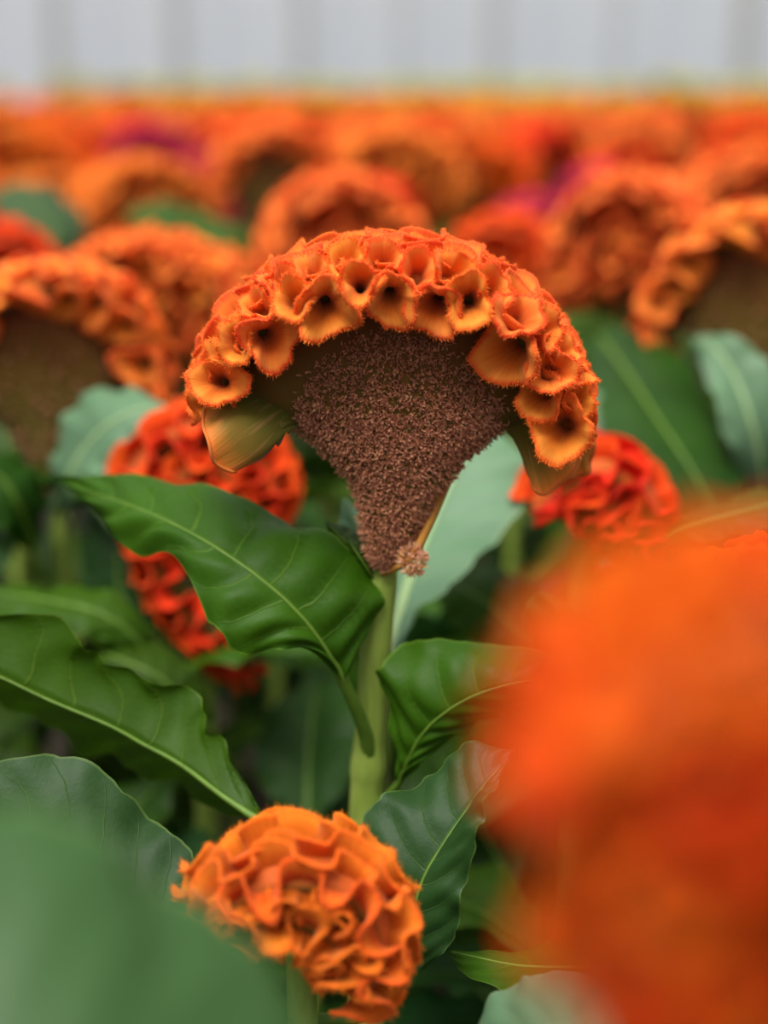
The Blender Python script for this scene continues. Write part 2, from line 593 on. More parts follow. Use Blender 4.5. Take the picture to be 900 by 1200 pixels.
def scatter(arch, n_try, dmin, rng, fixed=None, phr=(-1.95, 1.95), k=1.0):
    """Dart throwing on the crest; dmin(s, phi) is the spacing."""
    pts, nrs, par = [], [], []
    if fixed:
        for s, ph in fixed:
            p, nn = arch.pt(np.array([s]), np.array([ph]))
            pts.append(p[0]); nrs.append(nn[0]); par.append((s, ph))
    S = rng.uniform(0.0, 1, n_try)
    H = rng.uniform(phr[0], phr[1], n_try)
    P, Nn = arch.pt(S, H)
    for j in range(n_try):
        d = dmin(S[j], H[j])
        if pts:
            q = np.asarray(pts)
            dv = q - P[j]
            al = dv @ arch.tangent(S[j])
            if np.min(np.sum(dv ** 2, 1) - al ** 2 * (1 - 1 / k ** 2)) < d * d:
                continue
        pts.append(P[j]); nrs.append(Nn[j]); par.append((S[j], H[j]))
    return np.asarray(pts), np.asarray(nrs), par


# (radius, height) pairs from the throat to the rim, then over the rolled rim and down the outside
PROF_HI = ([(.01, -1.75), (.12, -1.6), (.15, -1.2), (.19, -.75), (.26, -.32), (.36, .02), (.48, .30), (.62, .54), (.76, .72), (.89, .83), (.97, .86)],
           [(1.02, .84), (1.045, .76), (1.03, .66), (.95, .52), (.82, .28), (.66, -.1), (.5, -.6), (.4, -1.1)])
PROF_MID = ([(.01, -1.55), (.14, -1.4), (.20, -.7), (.36, .02), (.56, .44), (.78, .72), (.95, .83)], [(1.03, .78), (1.0, .58), (.78, .2), (.55, -.5), (.42, -1.0)])
PROF_LO = ([(.01, -1.25), (.18, -1.0), (.36, .0), (.7, .62), (.95, .8)], [(1.02, .65), (.75, .1), (.5, -.8)])


def frame(ax, tan=None):
    if tan is None:
        tx = unit(np.cross([0.0, 0.0, 1.0], ax) + 1e-6)
    else:
        tx = unit(tan - (tan @ ax) * ax)
    return tx, np.cross(ax, tx)


def frill_geo(c, ax, rad, h, rng, prof, wave=0.22, lobes=0.10, hairs=0, hair_len=0.0008, throat=None, tan=None, kx=1.0):
    """One trumpet-like lobe of the crest: throat, flaring inside, rolled velvet rim, outer wall."""
    n = len(rad)
    ax = unit(ax)
    tx, ty = frame(ax, tan)
    th = np.linspace(0, 2 * np.pi, n, endpoint=False)
    pi_, po = np.array(prof[0]), np.array(prof[1])
    ti = np.linspace(0, 1, len(pi_))
    f = np.concatenate([pi_[:, 0], po[:, 0]])
    gg = np.concatenate([pi_[:, 1], po[:, 1]])
    pr = np.concatenate([0.5 * ti, 0.5 + 0.5 * np.linspace(0.05, 1, len(po))])
    flare = np.concatenate([pi_[:, 0] ** 1.2, np.linspace(1.0, 0.15, len(po))])
    k1, k2 = rng.integers(2, 4), rng.integers(3, 5)
    p1, p2, p3 = rng.uniform(0, 6.28, 3)
    wv = wave * (np.sin(k1 * th + p1) + 0.5 * np.sin((k2 + 2) * th + p2))
    lb = 1 + lobes * np.sin(k1 * th + p3) + 0.7 * lobes * np.sin(k2 * th + p2) + 0.22 * lobes * np.sin((2 * k2 + 3) * th + p1)
    fr = f[:, None] * (1 + (lb - 1)[None] * flare[:, None])
    R = rad[None] * fr
    off = np.array([kx * np.mean(rad * np.cos(th)), np.mean(rad * np.sin(th))]) * 1.15 + rng.normal(0, 0.10, 2) * rad.min()
    sh = (1 - flare)[:, None] ** 2
    X = kx * R * np.cos(th)[None] + off[0] * sh
    Yv = R * np.sin(th)[None] + off[1] * sh
    Z = h * (gg[:, None] + wv[None] * flare[:, None])
    V = c + X[..., None] * tx + Yv[..., None] * ty + Z[..., None] * ax
    A = np.zeros(V.shape)
    A[..., 0] = pr[:, None]
    q0 = rng.uniform(0, 10)
    A[..., 1] = np.cos(th)[None] + q0
    A[..., 2] = np.sin(th)[None] + q0
    g = Geo()
    m = len(f)
    g.add(V, grid_quads(m, n, True)[:, ::-1], None, A)
    if hairs:
        ri = len(ti) - 1
        u = rng.uniform(0, n, hairs)
        i0 = u.astype(int) % n
        i1 = (i0 + 1) % n
        w = (u - u.astype(int))[:, None]
        lev = rng.integers(-1, 3, hairs)
        lev = np.clip(ri + lev, 0, m - 1)
        B = V[lev, i0] * (1 - w) + V[lev, i1] * w
        radial = unit(B - (c + off[0] * tx + off[1] * ty) - ((B - c) @ ax)[:, None] * ax)
        d = unit(radial * rng.uniform(0.1, 1.0, (hairs, 1)) + ax * rng.uniform(0.1, 0.9, (hairs, 1)) + rng.normal(0, 0.25, (hairs, 3)))
        sd = unit(np.cross(d, rng.normal(0, 1, (hairs, 3)))) * 0.00011
        L = hair_len * rng.uniform(0.5, 1.15, (hairs, 1))
        HV = np.stack([B - sd, B + sd, B + d * L], 1).reshape(-1, 3)
        HA = np.zeros((hairs * 3, 3))
        HA[:, 0] = np.repeat(rng.uniform(0.40, 0.56, hairs), 3)
        HA[:, 1] = q0
        g.add(HV, None, np.arange(hairs * 3).reshape(-1, 3), HA)
    return g


def frills_for(pts, nrs, rmax, hfun, rng, n_th, prof, wave=0.22, lobes=0.1, hairs=0, hair_len=0.0008, jitter=0.12, grow=1.04, rm_each=None, tilt=None, tans=None, ks=None, round_n=0):
    out = []
    th = np.linspace(0, 2 * np.pi, n_th, endpoint=False)
    for i, (p, nn) in enumerate(zip(pts, nrs)):
        tl = tilt(i, nn) if callable(tilt) else (tilt if tilt is not None else 0)
        ax = unit(nn + rng.normal(0, jitter, 3) + tl)
        tan = None if tans is None else tans[i]
        kx = 1.0 if ks is None else ks[i]
        tx, ty = frame(ax, tan)
        rm = rmax if rm_each is None or rm_each[i] is None else rm_each[i]
        d = pts - p
        dist = np.linalg.norm(d, axis=1)
        nb = (dist > 1e-6) & (dist < 3.2 * rm)
        r = np.full(n_th, rm)
        if nb.any():
            dn = d[nb]
            flat = np.stack([dn @ tx, dn @ ty], 1)
            fl = np.linalg.norm(flat, axis=1, keepdims=True)
            flat = flat / np.maximum(fl, 1e-9) * dist[nb][:, None]
            flat[:, 0] /= kx
            dr = np.stack([np.cos(th), np.sin(th)], 1)
            pj = flat @ dr.T
            with np.errstate(divide='ignore', invalid='ignore'):
                rr = np.where(pj > 1e-6, (np.sum(flat ** 2, 1))[:, None] / (2 * pj), 9.0)
            r = np.minimum(r, rr.min(0))
        for _ in range(2 if n_th > 16 else 1):
            r = 0.25 * np.roll(r, 1) + 0.5 * r + 0.25 * np.roll(r, -1)
        md = np.median(r)
        r = np.clip(r, 0.6 * md, 1.32 * md)
        if round_n and i < round_n:
            r = 0.38 * r + 0.62 * min(rm * 0.92, md * 1.75)
        h = hfun(i)
        out.append(frill_geo(p, ax, r * grow, h, rng, prof, wave, lobes, hairs, hair_len, tan=tan, kx=kx))
    return out


def ruffle_geo(arch, ph0, s0, s1, amp, wl, h, rng, hairs=0, hair_len=0.001, thick=0.00042, per=26, droop=0.0):
    """A ribbon of crest that meanders along the arch in tight loops; its rim is a rounded velvet bead."""
    seg = np.linalg.norm(np.diff(arch.P, axis=0), axis=1).sum() * (s1 - s0)
    nw = max(2.0, seg / wl)
    n = int(nw * per)
    q = np.linspace(0, 1, n)
    ctrl = rng.normal(0, 0.55, int(nw) + 3)
    ph = 2 * np.pi * nw * q + np.interp(q, np.linspace(0, 1, len(ctrl)), ctrl) + rng.uniform(0, 6.28)
    am = np.interp(q, np.linspace(0, 1, int(nw * 2) + 2), rng.uniform(0.65, 1.3, int(nw * 2) + 2))
    bm = np.interp(q, np.linspace(0, 1, int(nw) + 2), rng.uniform(0.6, 1.25, int(nw) + 2))
    drift = np.interp(q, np.linspace(0, 1, int(nw / 2) + 3), rng.normal(0, 0.22, int(nw / 2) + 3))
    hv = np.interp(q, np.linspace(0, 1, int(nw * 1.5) + 3), rng.uniform(0.72, 1.28, int(nw * 1.5) + 3))
    tt = np.array([0.0, 0.18, 0.36, 0.54, 0.70, 0.84, 0.94, 1.0])
    lv = []
    smid = np.clip(s0 + (s1 - s0) * q, 0, 1)
    ii = (smid * (arch.n - 1)).astype(int)
    rphi = np.sqrt((arch.a[ii] * math.sin(ph0)) ** 2 + (arch.b[ii] * math.cos(ph0)) ** 2) + 0.002
    for t in tt:
        k = 0.30 + 0.70 * t ** 1.5
        s_ = smid + (s1 - s0) * (-0.115 * bm * k * np.sin(2 * ph)) * wl / seg
        p_ = ph0 + drift * 0.5 + amp * am * k * np.sin(ph) / rphi
        pos, nor = arch.pt(np.clip(s_, 0, 1), np.clip(p_, -2.4, 2.4))
        hh = h * (-0.55 + 1.5 * t ** 0.85) * (1 + (0.16 * np.sin(2.3 * ph + 1.0) + 0.9 * (hv - 1)) * t)
        lv.append(pos + nor * hh[:, None] + np.array([0, 0, -droop * t * t]))
    V = np.stack(lv)
    T = unit(np.gradient(V, axis=1))
    U = unit(np.gradient(V, axis=0))
    side = unit(np.cross(T.reshape(-1, 3), U.reshape(-1, 3))).reshape(V.shape)
    e = thick * np.array([1.0, 0.8, 0.7, 0.65, 0.7, 0.9, 1.15, 0.9])[:, None, None]
    top = V[-1] + U[-1] * thick * 0.8
    W = np.concatenate([V + side * e, top[None], (V - side * e)[::-1]])
    tone = np.concatenate([0.06 + 0.44 * tt, [0.5], (0.06 + 0.44 * tt)[::-1]])
    A = np.zeros(W.shape)
    A[..., 0] = tone[:, None]
    arc = np.concatenate([[0], np.cumsum(np.linalg.norm(np.diff(V[-1], axis=0), axis=1))]) / 0.008
    A[..., 1] = arc[None]
    A[..., 2] = rng.uniform(0, 20)
    g = Geo()
    g.add(W, grid_quads(len(W), n), None, A)
    if hairs:
        u = rng.integers(0, n - 1, hairs)
        w = rng.random((hairs, 1))
        l = rng.integers(6, 11, hairs)
        B = W[l, u] * (1 - w) + W[l, u + 1] * w
        d = unit(U[-1][u] * rng.uniform(0.2, 1, (hairs, 1)) + side[-1][u] * rng.uniform(-0.9, 0.9, (hairs, 1)) + rng.normal(0, 0.2, (hairs, 3)))
        sd = unit(np.cross(d, rng.normal(0, 1, (hairs, 3)))) * 0.00010
        HV = np.stack([B - sd, B + sd, B + d * hair_len * rng.uniform(0.5, 1.15, (hairs, 1))], 1).reshape(-1, 3)
        HA = np.zeros((hairs * 3, 3))
        HA[:, 0] = np.repeat(rng.uniform(0.38, 0.5, hairs), 3)
        g.add(HV, None, np.arange(hairs * 3).reshape(-1, 3), HA)
    return g


def floret_geo(B, Nn, rng, length, width, tone=None, tep=3):
    """Tiny pointed tepals standing on points B with normals Nn."""
    k = len(B)
    g = Geo()
    tone = rng.uniform(0, 0.9, k) if tone is None else tone
    for j in range(tep):
        d = unit(Nn + rng.normal(0, 0.55, (k, 3)) + np.array([0, 0, 0.1]))
        s = unit(np.cross(d, rng.normal(0, 1, (k, 3))))
        L = length * rng.uniform(0.6, 1.25, (k, 1))
        W = width * rng.uniform(0.7, 1.2, (k, 1))
        V = np.stack([B, B + d * L * 0.55 + s * W, B + d * L, B + d * L * 0.55 - s * W], 1).reshape(-1, 3)
        A = np.zeros((k * 4, 3))
        A[:, 0] = np.repeat(np.clip(tone + rng.normal(0, 0.08, k), 0, 1), 4)
        A[:, 1] = np.tile([0, 0.4, 1, 0.4], k)
        g.add(V, np.arange(k * 4).reshape(-1, 4), None, A)
    return g


def fan_rings(rows, nr=40, nt=28):
    """rows: (z, xl, xr, half depth, yc) -> closed elliptical loft, tone.x rises bottom 0 to top 1."""
    R = catmull(rows, nr)
    th = np.linspace(0, 2 * np.pi, nt, endpoint=False)
    cx = 0.5 * (R[:, 1] + R[:, 2])
    hx = 0.5 * (R[:, 2] - R[:, 1])
    V = np.stack([cx[:, None] + hx[:, None] * np.cos(th), R[:, 4][:, None] + R[:, 3][:, None] * np.sin(th), np.repeat(R[:, 0][:, None], nt, 1)], -1)
    A = np.zeros(V.shape)
    A[..., 0] = np.linspace(0, 1, nr)[:, None]
    g = Geo()
    g.add(V, grid_quads(nr, nt, True), None, A)
    return g


# ------------------------------------------------------------------ leaves
def leaf_geo(mid, U, L, rng, nu=72, nv=21, camber=0.10, quilt=0.0010, ripple=0.0012, n=9.0, g=None):
    """Blade lofted between a lower margin, the midrib and an upper margin (lists of 3D stations)."""
    Mi, Up, Lo = catmull(mid, nu), catmull(U, nu), catmull(L, nu)
    v = np.linspace(-1, 1, nv)
    u = np.linspace(0, 1, nu)
    av = np.abs(v)
    S = np.where(v[None, :, None] > 0, Up[:, None], Lo[:, None])
    P = Mi[:, None] * (1 - av[None, :, None]) + S * av[None, :, None]
    T = unit(np.gradient(Mi, axis=0))
    W = Up - Lo
    Nn = unit(np.cross(T, W))
    if Nn[:, 2].mean() < 0:
        Nn = -Nn
    wid = np.linalg.norm(W, axis=1)
    bul = camber * wid[:, None] * (av * (1 - av))[None]
    ph = u[:, None] * n - 1.5 * av[None] ** 1.35 + 0.23 * np.sign(v)[None]
    ql = quilt * np.abs(np.sin(np.pi * (ph - 0.5))) * (av * (1.05 - av))[None] * 3
    p1, p2 = rng.uniform(0, 6.28, 2)
    side = np.where(v > 0, p1, p2)
    env = np.sin(np.pi * np.clip(u, 0, 1)) ** 0.5
    rp = ripple * (av ** 2.5)[None] * (np.sin(u[:, None] * 30 + side[None]) + 0.6 * np.sin(u[:, None] * 53 + 2 * side[None])) * env[:, None]
    P = P + Nn[:, None] * (bul + ql + rp)[..., None]
    # slightly notched margin
    nz = rng.normal(0, 1, (nu, 2))
    nz = 0.5 * nz + 0.25 * np.roll(nz, 1, 0) + 0.25 * np.roll(nz, -1, 0)
    for col, k in ((0, 0), (nv - 1, 1)):
        P[:, col] += (P[:, col] - Mi) * (0.032 * nz[:, k] * env)[:, None]
    A = np.zeros(P.shape)
    A[..., 0] = u[:, None]
    A[..., 1] = v[None]
    g = g or Geo()
    g.add(P, grid_quads(nu, nv)[:, ::-1], None, A)
    return g, Mi, Nn


def traced_leaf(parent, mid, U, L, mat, rng, stem=None, rib_mat='midrib', rib=0.0011, ripple=0.0012, camber=0.10, n=9.0, off=None, quilt=0.0010, label=None, pet_r=0.0014):
    """Stations are (px, py, Y). The petiole runs on from the base of the midrib to the point stem."""
    off = np.array(parent.location) if off is None else off
    m3, u3, l3 = ([at(*p) for p in X] for X in (mid, U, L))
    g, Mi, Nn = leaf_geo(m3, u3, l3, rng, ripple=ripple, camber=camber, n=n, quilt=quilt)
    o = link('leaf', g.mesh('leaf', M[mat], offset=off), parent)
    if label:
        o['label'] = label
    k = len(Mi)
    if stem is not None:
        s = np.asarray(stem)
        t0 = unit(Mi[0] - Mi[3])
        dd = np.linalg.norm(s - Mi[0])
        pet = catmull([s, s * 0.35 + (Mi[0] + t0 * dd * 0.4) * 0.65, Mi[0]], 10)[:-1]
    else:
        pet = np.zeros((0, 3))
    path = np.vstack([pet, Mi[:-1] - Nn[:-1] * 0.0001])
    kk = len(path)
    rr = np.concatenate([np.linspace(pet_r * 1.35, pet_r, len(pet)), rib * np.linspace(1.25, 0.18, k - 1) + (pet_r - 1.25 * rib) * np.exp(-np.arange(k - 1) / 5.0) * (len(pet) > 0)])
    tg = tube_geo(path, rr, 8)
    link('midrib', tg.mesh('midrib', M[rib_mat], offset=off), o)
    return o


def proto_leaf(rng, length, width, droop, mat, name='leaf'):
    """Leaf along +x from the stem at the origin, arching over and drooping, with a petiole."""
    k = 9
    x = np.linspace(0, 1, k)
    ang = np.radians(38) - droop * x ** 1.3
    dx, dz = np.cos(ang), np.sin(ang)
    step = length / (k - 1)
    X = np.concatenate([[0], np.cumsum(dx[:-1] * step)])
    Z = np.concatenate([[0], np.cumsum(dz[:-1] * step)])
    sway = rng.normal(0, 0.05) * length * x ** 2
    mid = np.stack([X, sway, Z], 1)
    w = width * np.array([0.07, 0.09, 0.55, 0.92, 1.0, 0.9, 0.66, 0.33, 0.02]) * 0.5
    lift = 0.35
    fold = rng.uniform(0.05, 0.35)
    U = mid + np.stack([-w * 0.15, w, w * fold], 1)
    L = mid + np.stack([-w * 0.15, -w, w * fold * rng.uniform(0.3, 1.2)], 1)
    g, Mi, Nn = leaf_geo(mid, U, L, rng, nu=26, nv=11, ripple=0.003, camber=0.14, n=9)
    tube_geo(np.vstack([Mi[:22] - Nn[:22] * 0.0004]), np.linspace(0.0017, 0.0005, 22), 6, g=None, geo=g, m=1) if False else None
    g2 = tube_geo(Mi[:22] - Nn[:22] * 0.0004, np.linspace(0.0017, 0.0005, 22), 6)
    g2.mq = [np.full(len(a), 1) for a in g2.mq]
    g2.mt = [np.full(len(a), 1) for a in g2.mt]
    g.add_geo(g2)
    return g


def project(p):
    d = np.asarray(p, float) - np.array([0, 0, CAM_Z])
    z = d[..., 1] * CP - d[..., 2] * SP
    y = d[..., 1] * SP + d[..., 2] * CP
    return np.stack([450 + F_PX * d[..., 0] / z, 600 - F_PX * y / z], -1)


def stem_path(p_top, foot, n=24, bend=0.0):
    p_top, foot = np.asarray(p_top), np.asarray(foot)
    t = np.linspace(0, 1, n)[:, None]
    P = foot * (1 - t) + p_top * t
    P[:, 0] += bend * np.sin(np.pi * t[:, 0])
    return P


# ------------------------------------------------------------------ the sharp cockscomb in the middle
Y0 = 0.46
main = thing('cockscomb_plant', 'orange cockscomb with a fan-shaped crest of trumpet frills above a dusty brown seed face', 'flower', at(428, 1000, Y0) * [1, 1, 0])
OFF = np.array(main.location)
rng = np.random.default_rng(21)
head = bpy.data.objects.new('flower_head', None)
cl = [(258, 486), (262, 450), (280, 408), (318, 366), (378, 334), (450, 322), (525, 330), (585, 362), (630, 410), (654, 466), (660, 512)]
arch = Arch([at(x, y, Y0) for x, y in cl], (0, 1, 0), np.array([3.4, 4.6, 5.8, 6.4, 6.6, 6.6, 6.6, 6.4, 5.8, 5.0, 4.0]) / 1000, np.array([5, 9, 13, 16.5, 18, 18.5, 18, 17, 14, 10, 6]) / 1000)
core_g = arch.core(0.95)
head = link('flower_head', core_g.mesh('crest_core', M['core'], offset=OFF), main)
head['label'] = 'orange velvety crest on an olive and brown fan'
# named funnels of the front row, by where their mouths face: px, py, max radius (mm)
FRONT = [(257, 442, 8.5), (276, 396, 6.5), (319, 398, 10), (384, 362, 10.5), (344, 346, 7), (422, 330, 6.5), (458, 352, 9), (508, 377, 10), (546, 352, 8.5), (590, 418, 13.5),
         (606, 366, 8), (615, 468, 8.5), (646, 432, 8.5), (654, 500, 10), (676, 470, 7), (250, 478, 6)]
SECOND = [(300, 358, 5.5), (366, 318, 6.5), (404, 306, 6), (446, 306, 6.5), (488, 318, 7), (528, 318, 6.5), (572, 336, 6.5), (636, 390, 7), (662, 415, 6.5), (325, 330, 6), (676, 440, 5.5), (265, 415, 5)]
sg, pg = np.meshgrid(np.linspace(0.0, 1, 160), np.linspace(-2.15, 0.0, 120), indexing='ij')
pp, nnn = arch.pt(sg, pg)
pj = project(pp + nnn * 0.004)
fixed, rms = [], []
for x, y, r in FRONT + SECOND:
    e = (pj[..., 0] - x) ** 2 + (pj[..., 1] - y) ** 2
    i = np.unravel_index(np.argmin(e), e.shape)
    fixed.append((sg[i], pg[i]))
    rms.append(r / 1000)
pf = [arch.pt(np.array([a_]), np.array([b_])) for a_, b_ in fixed]
pts, nrs = np.array([p[0][0] for p in pf]), np.array([p[1][0] for p in pf])
pts = pts + np.array([[0, -0.0050 if i < 14 else -0.0012, -0.0006 if i < len(FRONT) else 0] for i in range(len(pts))])
frl = frills_for(pts, nrs, 0.008, lambda i: 0.0066 * (0.9 + 0.25 * rng.random()), rng, 52, PROF_HI, 0.26, 0.13, 560, 0.0013, 0.08, 1.06, rms, round_n=14,
                 tilt=lambda i, nn: np.array([0, -0.8, 0.52]) if i < len(FRONT) else np.array([0, -0.35, 0.15]))
for k_, (ph_, am_, wl_) in enumerate([(-0.95, .0030, .0150), (-0.48, .0038, .0165), (-0.05, .0040, .0150), (0.40, .0038, .0160), (0.85, .0036, .0150), (1.3, .0036, .016), (1.8, .003, .016)]):
    frl.append(ruffle_geo(arch, ph_, 0.0 if k_ > 1 else 0.04, 1.0 if k_ > 1 else 0.96, am_, wl_, 0.0050 if k_ == 0 else 0.0062, rng, 2600 if k_ < 5 else 800, 0.0011))
for fg in frl:
    link('frill', fg.mesh('frill', M['frill'], offset=OFF), head)

# brown fan under the crest
rows_px = [(662, 440, 466, 4.0), (646, 430, 480, 6.0), (620, 423, 496, 8.0), (590, 419, 508, 9.5), (560, 406, 528, 10.5), (532, 380, 552, 11.5), (508, 352, 584, 12), (488, 318, 618, 12), (468, 272, 646, 12), (440, 264, 650, 12), (405, 286, 628, 12), (370, 330, 590, 12), (340, 390, 520, 11)]
rows = []
for y, x0, x1, d in rows_px:
    a0, a1 = at(x0, y, Y0), at(x1, y, Y0)
    rows.append((a0[2], a0[0], a1[0], d / 1000, Y0))
fan_g = fan_rings(rows)
link('fan', fan_g.mesh('fan', M['fan'], offset=OFF), head)
# florets on the fan, denser at its rim
brown = [(428, 668), (420, 640), (424, 600), (404, 558), (372, 528), (346, 504), (352, 462), (372, 425), (410, 392), (450, 384), (520, 394), (556, 430), (588, 470), (584, 506), (552, 540), (524, 566), (506, 600), (496, 640), (484, 668)]
bp = np.array(brown, float)


def inside(P, poly):
    x, y = P[:, 0], P[:, 1]
    c = np.zeros(len(P), bool)
    j = len(poly) - 1
    for i in range(len(poly)):
        xi, yi = poly[i]
        xj, yj = poly[j]
        c ^= ((yi > y) != (yj > y)) & (x < (xj - xi) * (y - yi) / (yj - yi + 1e-12) + xi)
        j = i
    return c


R = catmull(rows, 200)
zz = rng.uniform(0, 1, 16000)
ii = (zz * 199).astype(int)
u = rng.uniform(-1, 1, 16000)
sgn = np.where(rng.random(16000) < 0.72, -1.0, 1.0)
cx, hx = 0.5 * (R[ii, 1] + R[ii, 2]), 0.5 * (R[ii, 2] - R[ii, 1])
dep = R[ii, 3] * np.sqrt(1 - u ** 2)
B = np.stack([cx + hx * u, R[ii, 4] + sgn * dep, R[ii, 0]], 1)
NB = unit(np.stack([u / np.maximum(hx, 1e-3), sgn * np.sqrt(1 - u ** 2) / R[ii, 3], -0.15 / R[ii, 3]], 1))
pb = project(np.stack([B[:, 0], np.full(16000, Y0), B[:, 2]], 1))
keep = inside(pb + rng.normal(0, 5, pb.shape), bp) & (rng.random(16000) < np.clip(hx / hx.max() + 0.25, 0, 1))
B, NB, pb, uu = B[keep], NB[keep], pb[keep], u[keep]
low = np.clip((pb[:, 1] - 560) / 90, 0, 1)
tone = np.clip(rng.uniform(0.05, 0.62, len(B)) + np.where((low > 0.2) & (rng.random(len(B)) < 0.35), 0.25, 0) + np.where((np.abs(uu) > 0.93) & (rng.random(len(B)) < 0.5), 0.4, 0), 0, 1)
fl_g = floret_geo(B, NB, rng, 0.0019, 0.00036, tone, 3)
fo = link('florets', fl_g.mesh('florets', M['floret'], False, OFF), head)
fo['kind'] = 'stuff'
fo['label'] = 'dusty pink-brown bristly florets'
print('main florets', len(B), 'frills', len(frl))

# smooth flaps where the crest ends, left and right


def sheet(name, A_, B_, mat, parent, off, rng, nu=22, nv=26, bulge=0.004, wav=0.0012):
    """Curved sheet between an attached edge A_ (tone 0) and a free edge B_ (tone 1)."""
    a, b = catmull([at(*p) for p in A_], nv), catmull([at(*p) for p in B_], nv)
    t = np.linspace(0, 1, nu)[:, None, None]
    P = a[None] * (1 - t) + b[None] * t
    Nn = unit(np.cross(np.gradient(P, axis=0).reshape(-1, 3), np.gradient(P, axis=1).reshape(-1, 3))).reshape(P.shape)
    Nn *= np.sign(-Nn[..., 1:2] + 1e-9)
    s = np.linspace(0, 1, nv)
    off_ = bulge * np.sin(np.pi * t[..., 0]) + wav * t[..., 0] ** 2 * np.sin(s * 17 + rng.uniform(0, 6))[None]
    P = P + Nn * off_[..., None]
    A = np.zeros(P.shape)
    A[..., 0] = t[..., 0]
    A[..., 1] = s[None]
    g = Geo()
    g.add(P, grid_quads(nu, nv), None, A)
    # rolled free edge
    e = P[-1]
    tg = tube_geo(e, np.full(len(e), 0.00055), 6)
    tg.a[0][:, 0] = 0.95
    g.add_geo(tg)
    return link(name, g.mesh(name, M[mat], offset=off), parent)


sheet('flap', [(352, 500, .452), (345, 492, .452), (330, 478, .452), (300, 462, .455), (268, 452, .458)],
      [(306, 496, .449), (276, 548, .440), (252, 540, .434), (240, 505, .438), (242, 462, .448)], 'flap', head, OFF, rng, bulge=0.003)
sheet('flap', [(580, 488, .456), (602, 478, .458), (630, 470, .460), (655, 470, .462)],
      [(612, 520, .458), (632, 578, .454), (668, 556, .456), (697, 512, .462)], 'flap', head, OFF, rng, bulge=0.001)
sheet('flap', [(640, 470, .464), (662, 470, .466), (672, 480, .468)],
      [(660, 560, .462), (690, 552, .464), (696, 506, .468)], 'flap', head, OFF, rng, bulge=0.001)
# stem
st_px = [(452, 664), (446, 700), (440, 760), (436, 830), (431, 900), (428, 1000)]
stp = [at(x, y, Y0 + 0.002) for x, y in st_px]
foot = np.array([OFF[0], Y0 + 0.002, -0.03])
stp = catmull(stp + [stp[-1] * 0.5 + foot * 0.5, foot], 50)
stem = link('stem', tube_geo(stp, np.interp(np.linspace(0, 1, 50), [0, 0.1, 0.35, 1], [0.0036, 0.0044, 0.0050, 0.0058]) * (1 + 0.14 * np.exp(-((stp[:, 2] - at(433, 900, Y0)[2]) / 0.004) ** 2)), 20, 0.06, 7).mesh('stem', M['stem'], offset=OFF), main)
# side shoot with its tuft of florets
sp = catmull([at(448, 672, .458), at(480, 655, .452), at(502, 615, .455), at(526, 558, .46)], 16)
sh = link('side_shoot', tube_geo(sp, np.linspace(0.0012, 0.0016, 16), 8).mesh('side_shoot', M['shoot'], offset=OFF), main)
tb = at(484, 656, .451)
kk = 150
dd = unit(rng.normal(0, 1, (kk, 3)))
tf = floret_geo(tb + dd * [0.003, 0.003, 0.0035], dd, rng, 0.0026, 0.0004, np.where(rng.random(kk) < 0.5, 0.95, 0.7), 3)
t_o = link('tuft', tf.mesh('tuft', M['floret'], False, OFF), sh)
t_o['kind'] = 'stuff'
# its leaves
rng = np.random.default_rng(3)
traced_leaf(main,
            [(400, 792, .447), (382, 762, .443), (357, 727, .441), (322, 692, .442), (282, 661, .446), (237, 632, .455), (186, 606, .470), (140, 588, .488), (105, 576, .505), (66, 560, .525)],
            [(403, 790, .447), (428, 748, .452), (446, 710, .457), (434, 670, .460), (398, 636, .464), (335, 607, .470), (265, 578, .480), (200, 563, .495), (137, 557, .508), (66, 560, .525)],
            [(395, 792, .446), (362, 762, .440), (322, 761, .437), (285, 766, .435), (255, 745, .437), (230, 692, .444), (200, 652, .460), (148, 643, .478), (118, 604, .50), (66, 560, .525)],
            'leaf', rng, at(434, 900, Y0 + 0.001), 'midrib', 0.0006, 0.0020, 0.12, quilt=0.0034, pet_r=0.0020)
traced_leaf(main,
            [(470, 914, .452), (479, 890, .447), (494, 862, .443), (518, 838, .440), (555, 816, .438), (605, 801, .437), (660, 796, .437), (730, 806, .438)],
            [(468, 908, .454), (466, 878, .455), (455, 826, .454), (444, 781, .453), (494, 748, .455), (560, 754, .452), (640, 765, .448), (730, 806, .438)],
            [(477, 912, .450), (500, 890, .446), (535, 862, .446), (562, 848, .448), (592, 838, .448), (632, 828, .446), (674, 820, .443), (730, 806, .438)],
            'leaf', rng, at(432, 945, Y0), 'midrib', 0.0006, 0.0020, 0.12, quilt=0.0030)
traced_leaf(main,
            [(455, 790, .50), (466, 730, .52), (482, 674, .545), (504, 620, .565), (530, 562, .58), (556, 520, .59), (580, 500, .60)],
            [(450, 788, .50), (450, 735, .525), (452, 680, .55), (470, 620, .575), (495, 566, .59), (530, 520, .60), (580, 500, .60)],
            [(460, 788, .50), (482, 728, .515), (525, 688, .535), (575, 640, .555), (612, 592, .57), (620, 545, .585), (580, 500, .60)],
            'leaf_pale', rng, at(434, 905, Y0), 'midrib_pale', 0.0021, 0.001, 0.06, label='pale blue-green leaf with a whitish midrib')
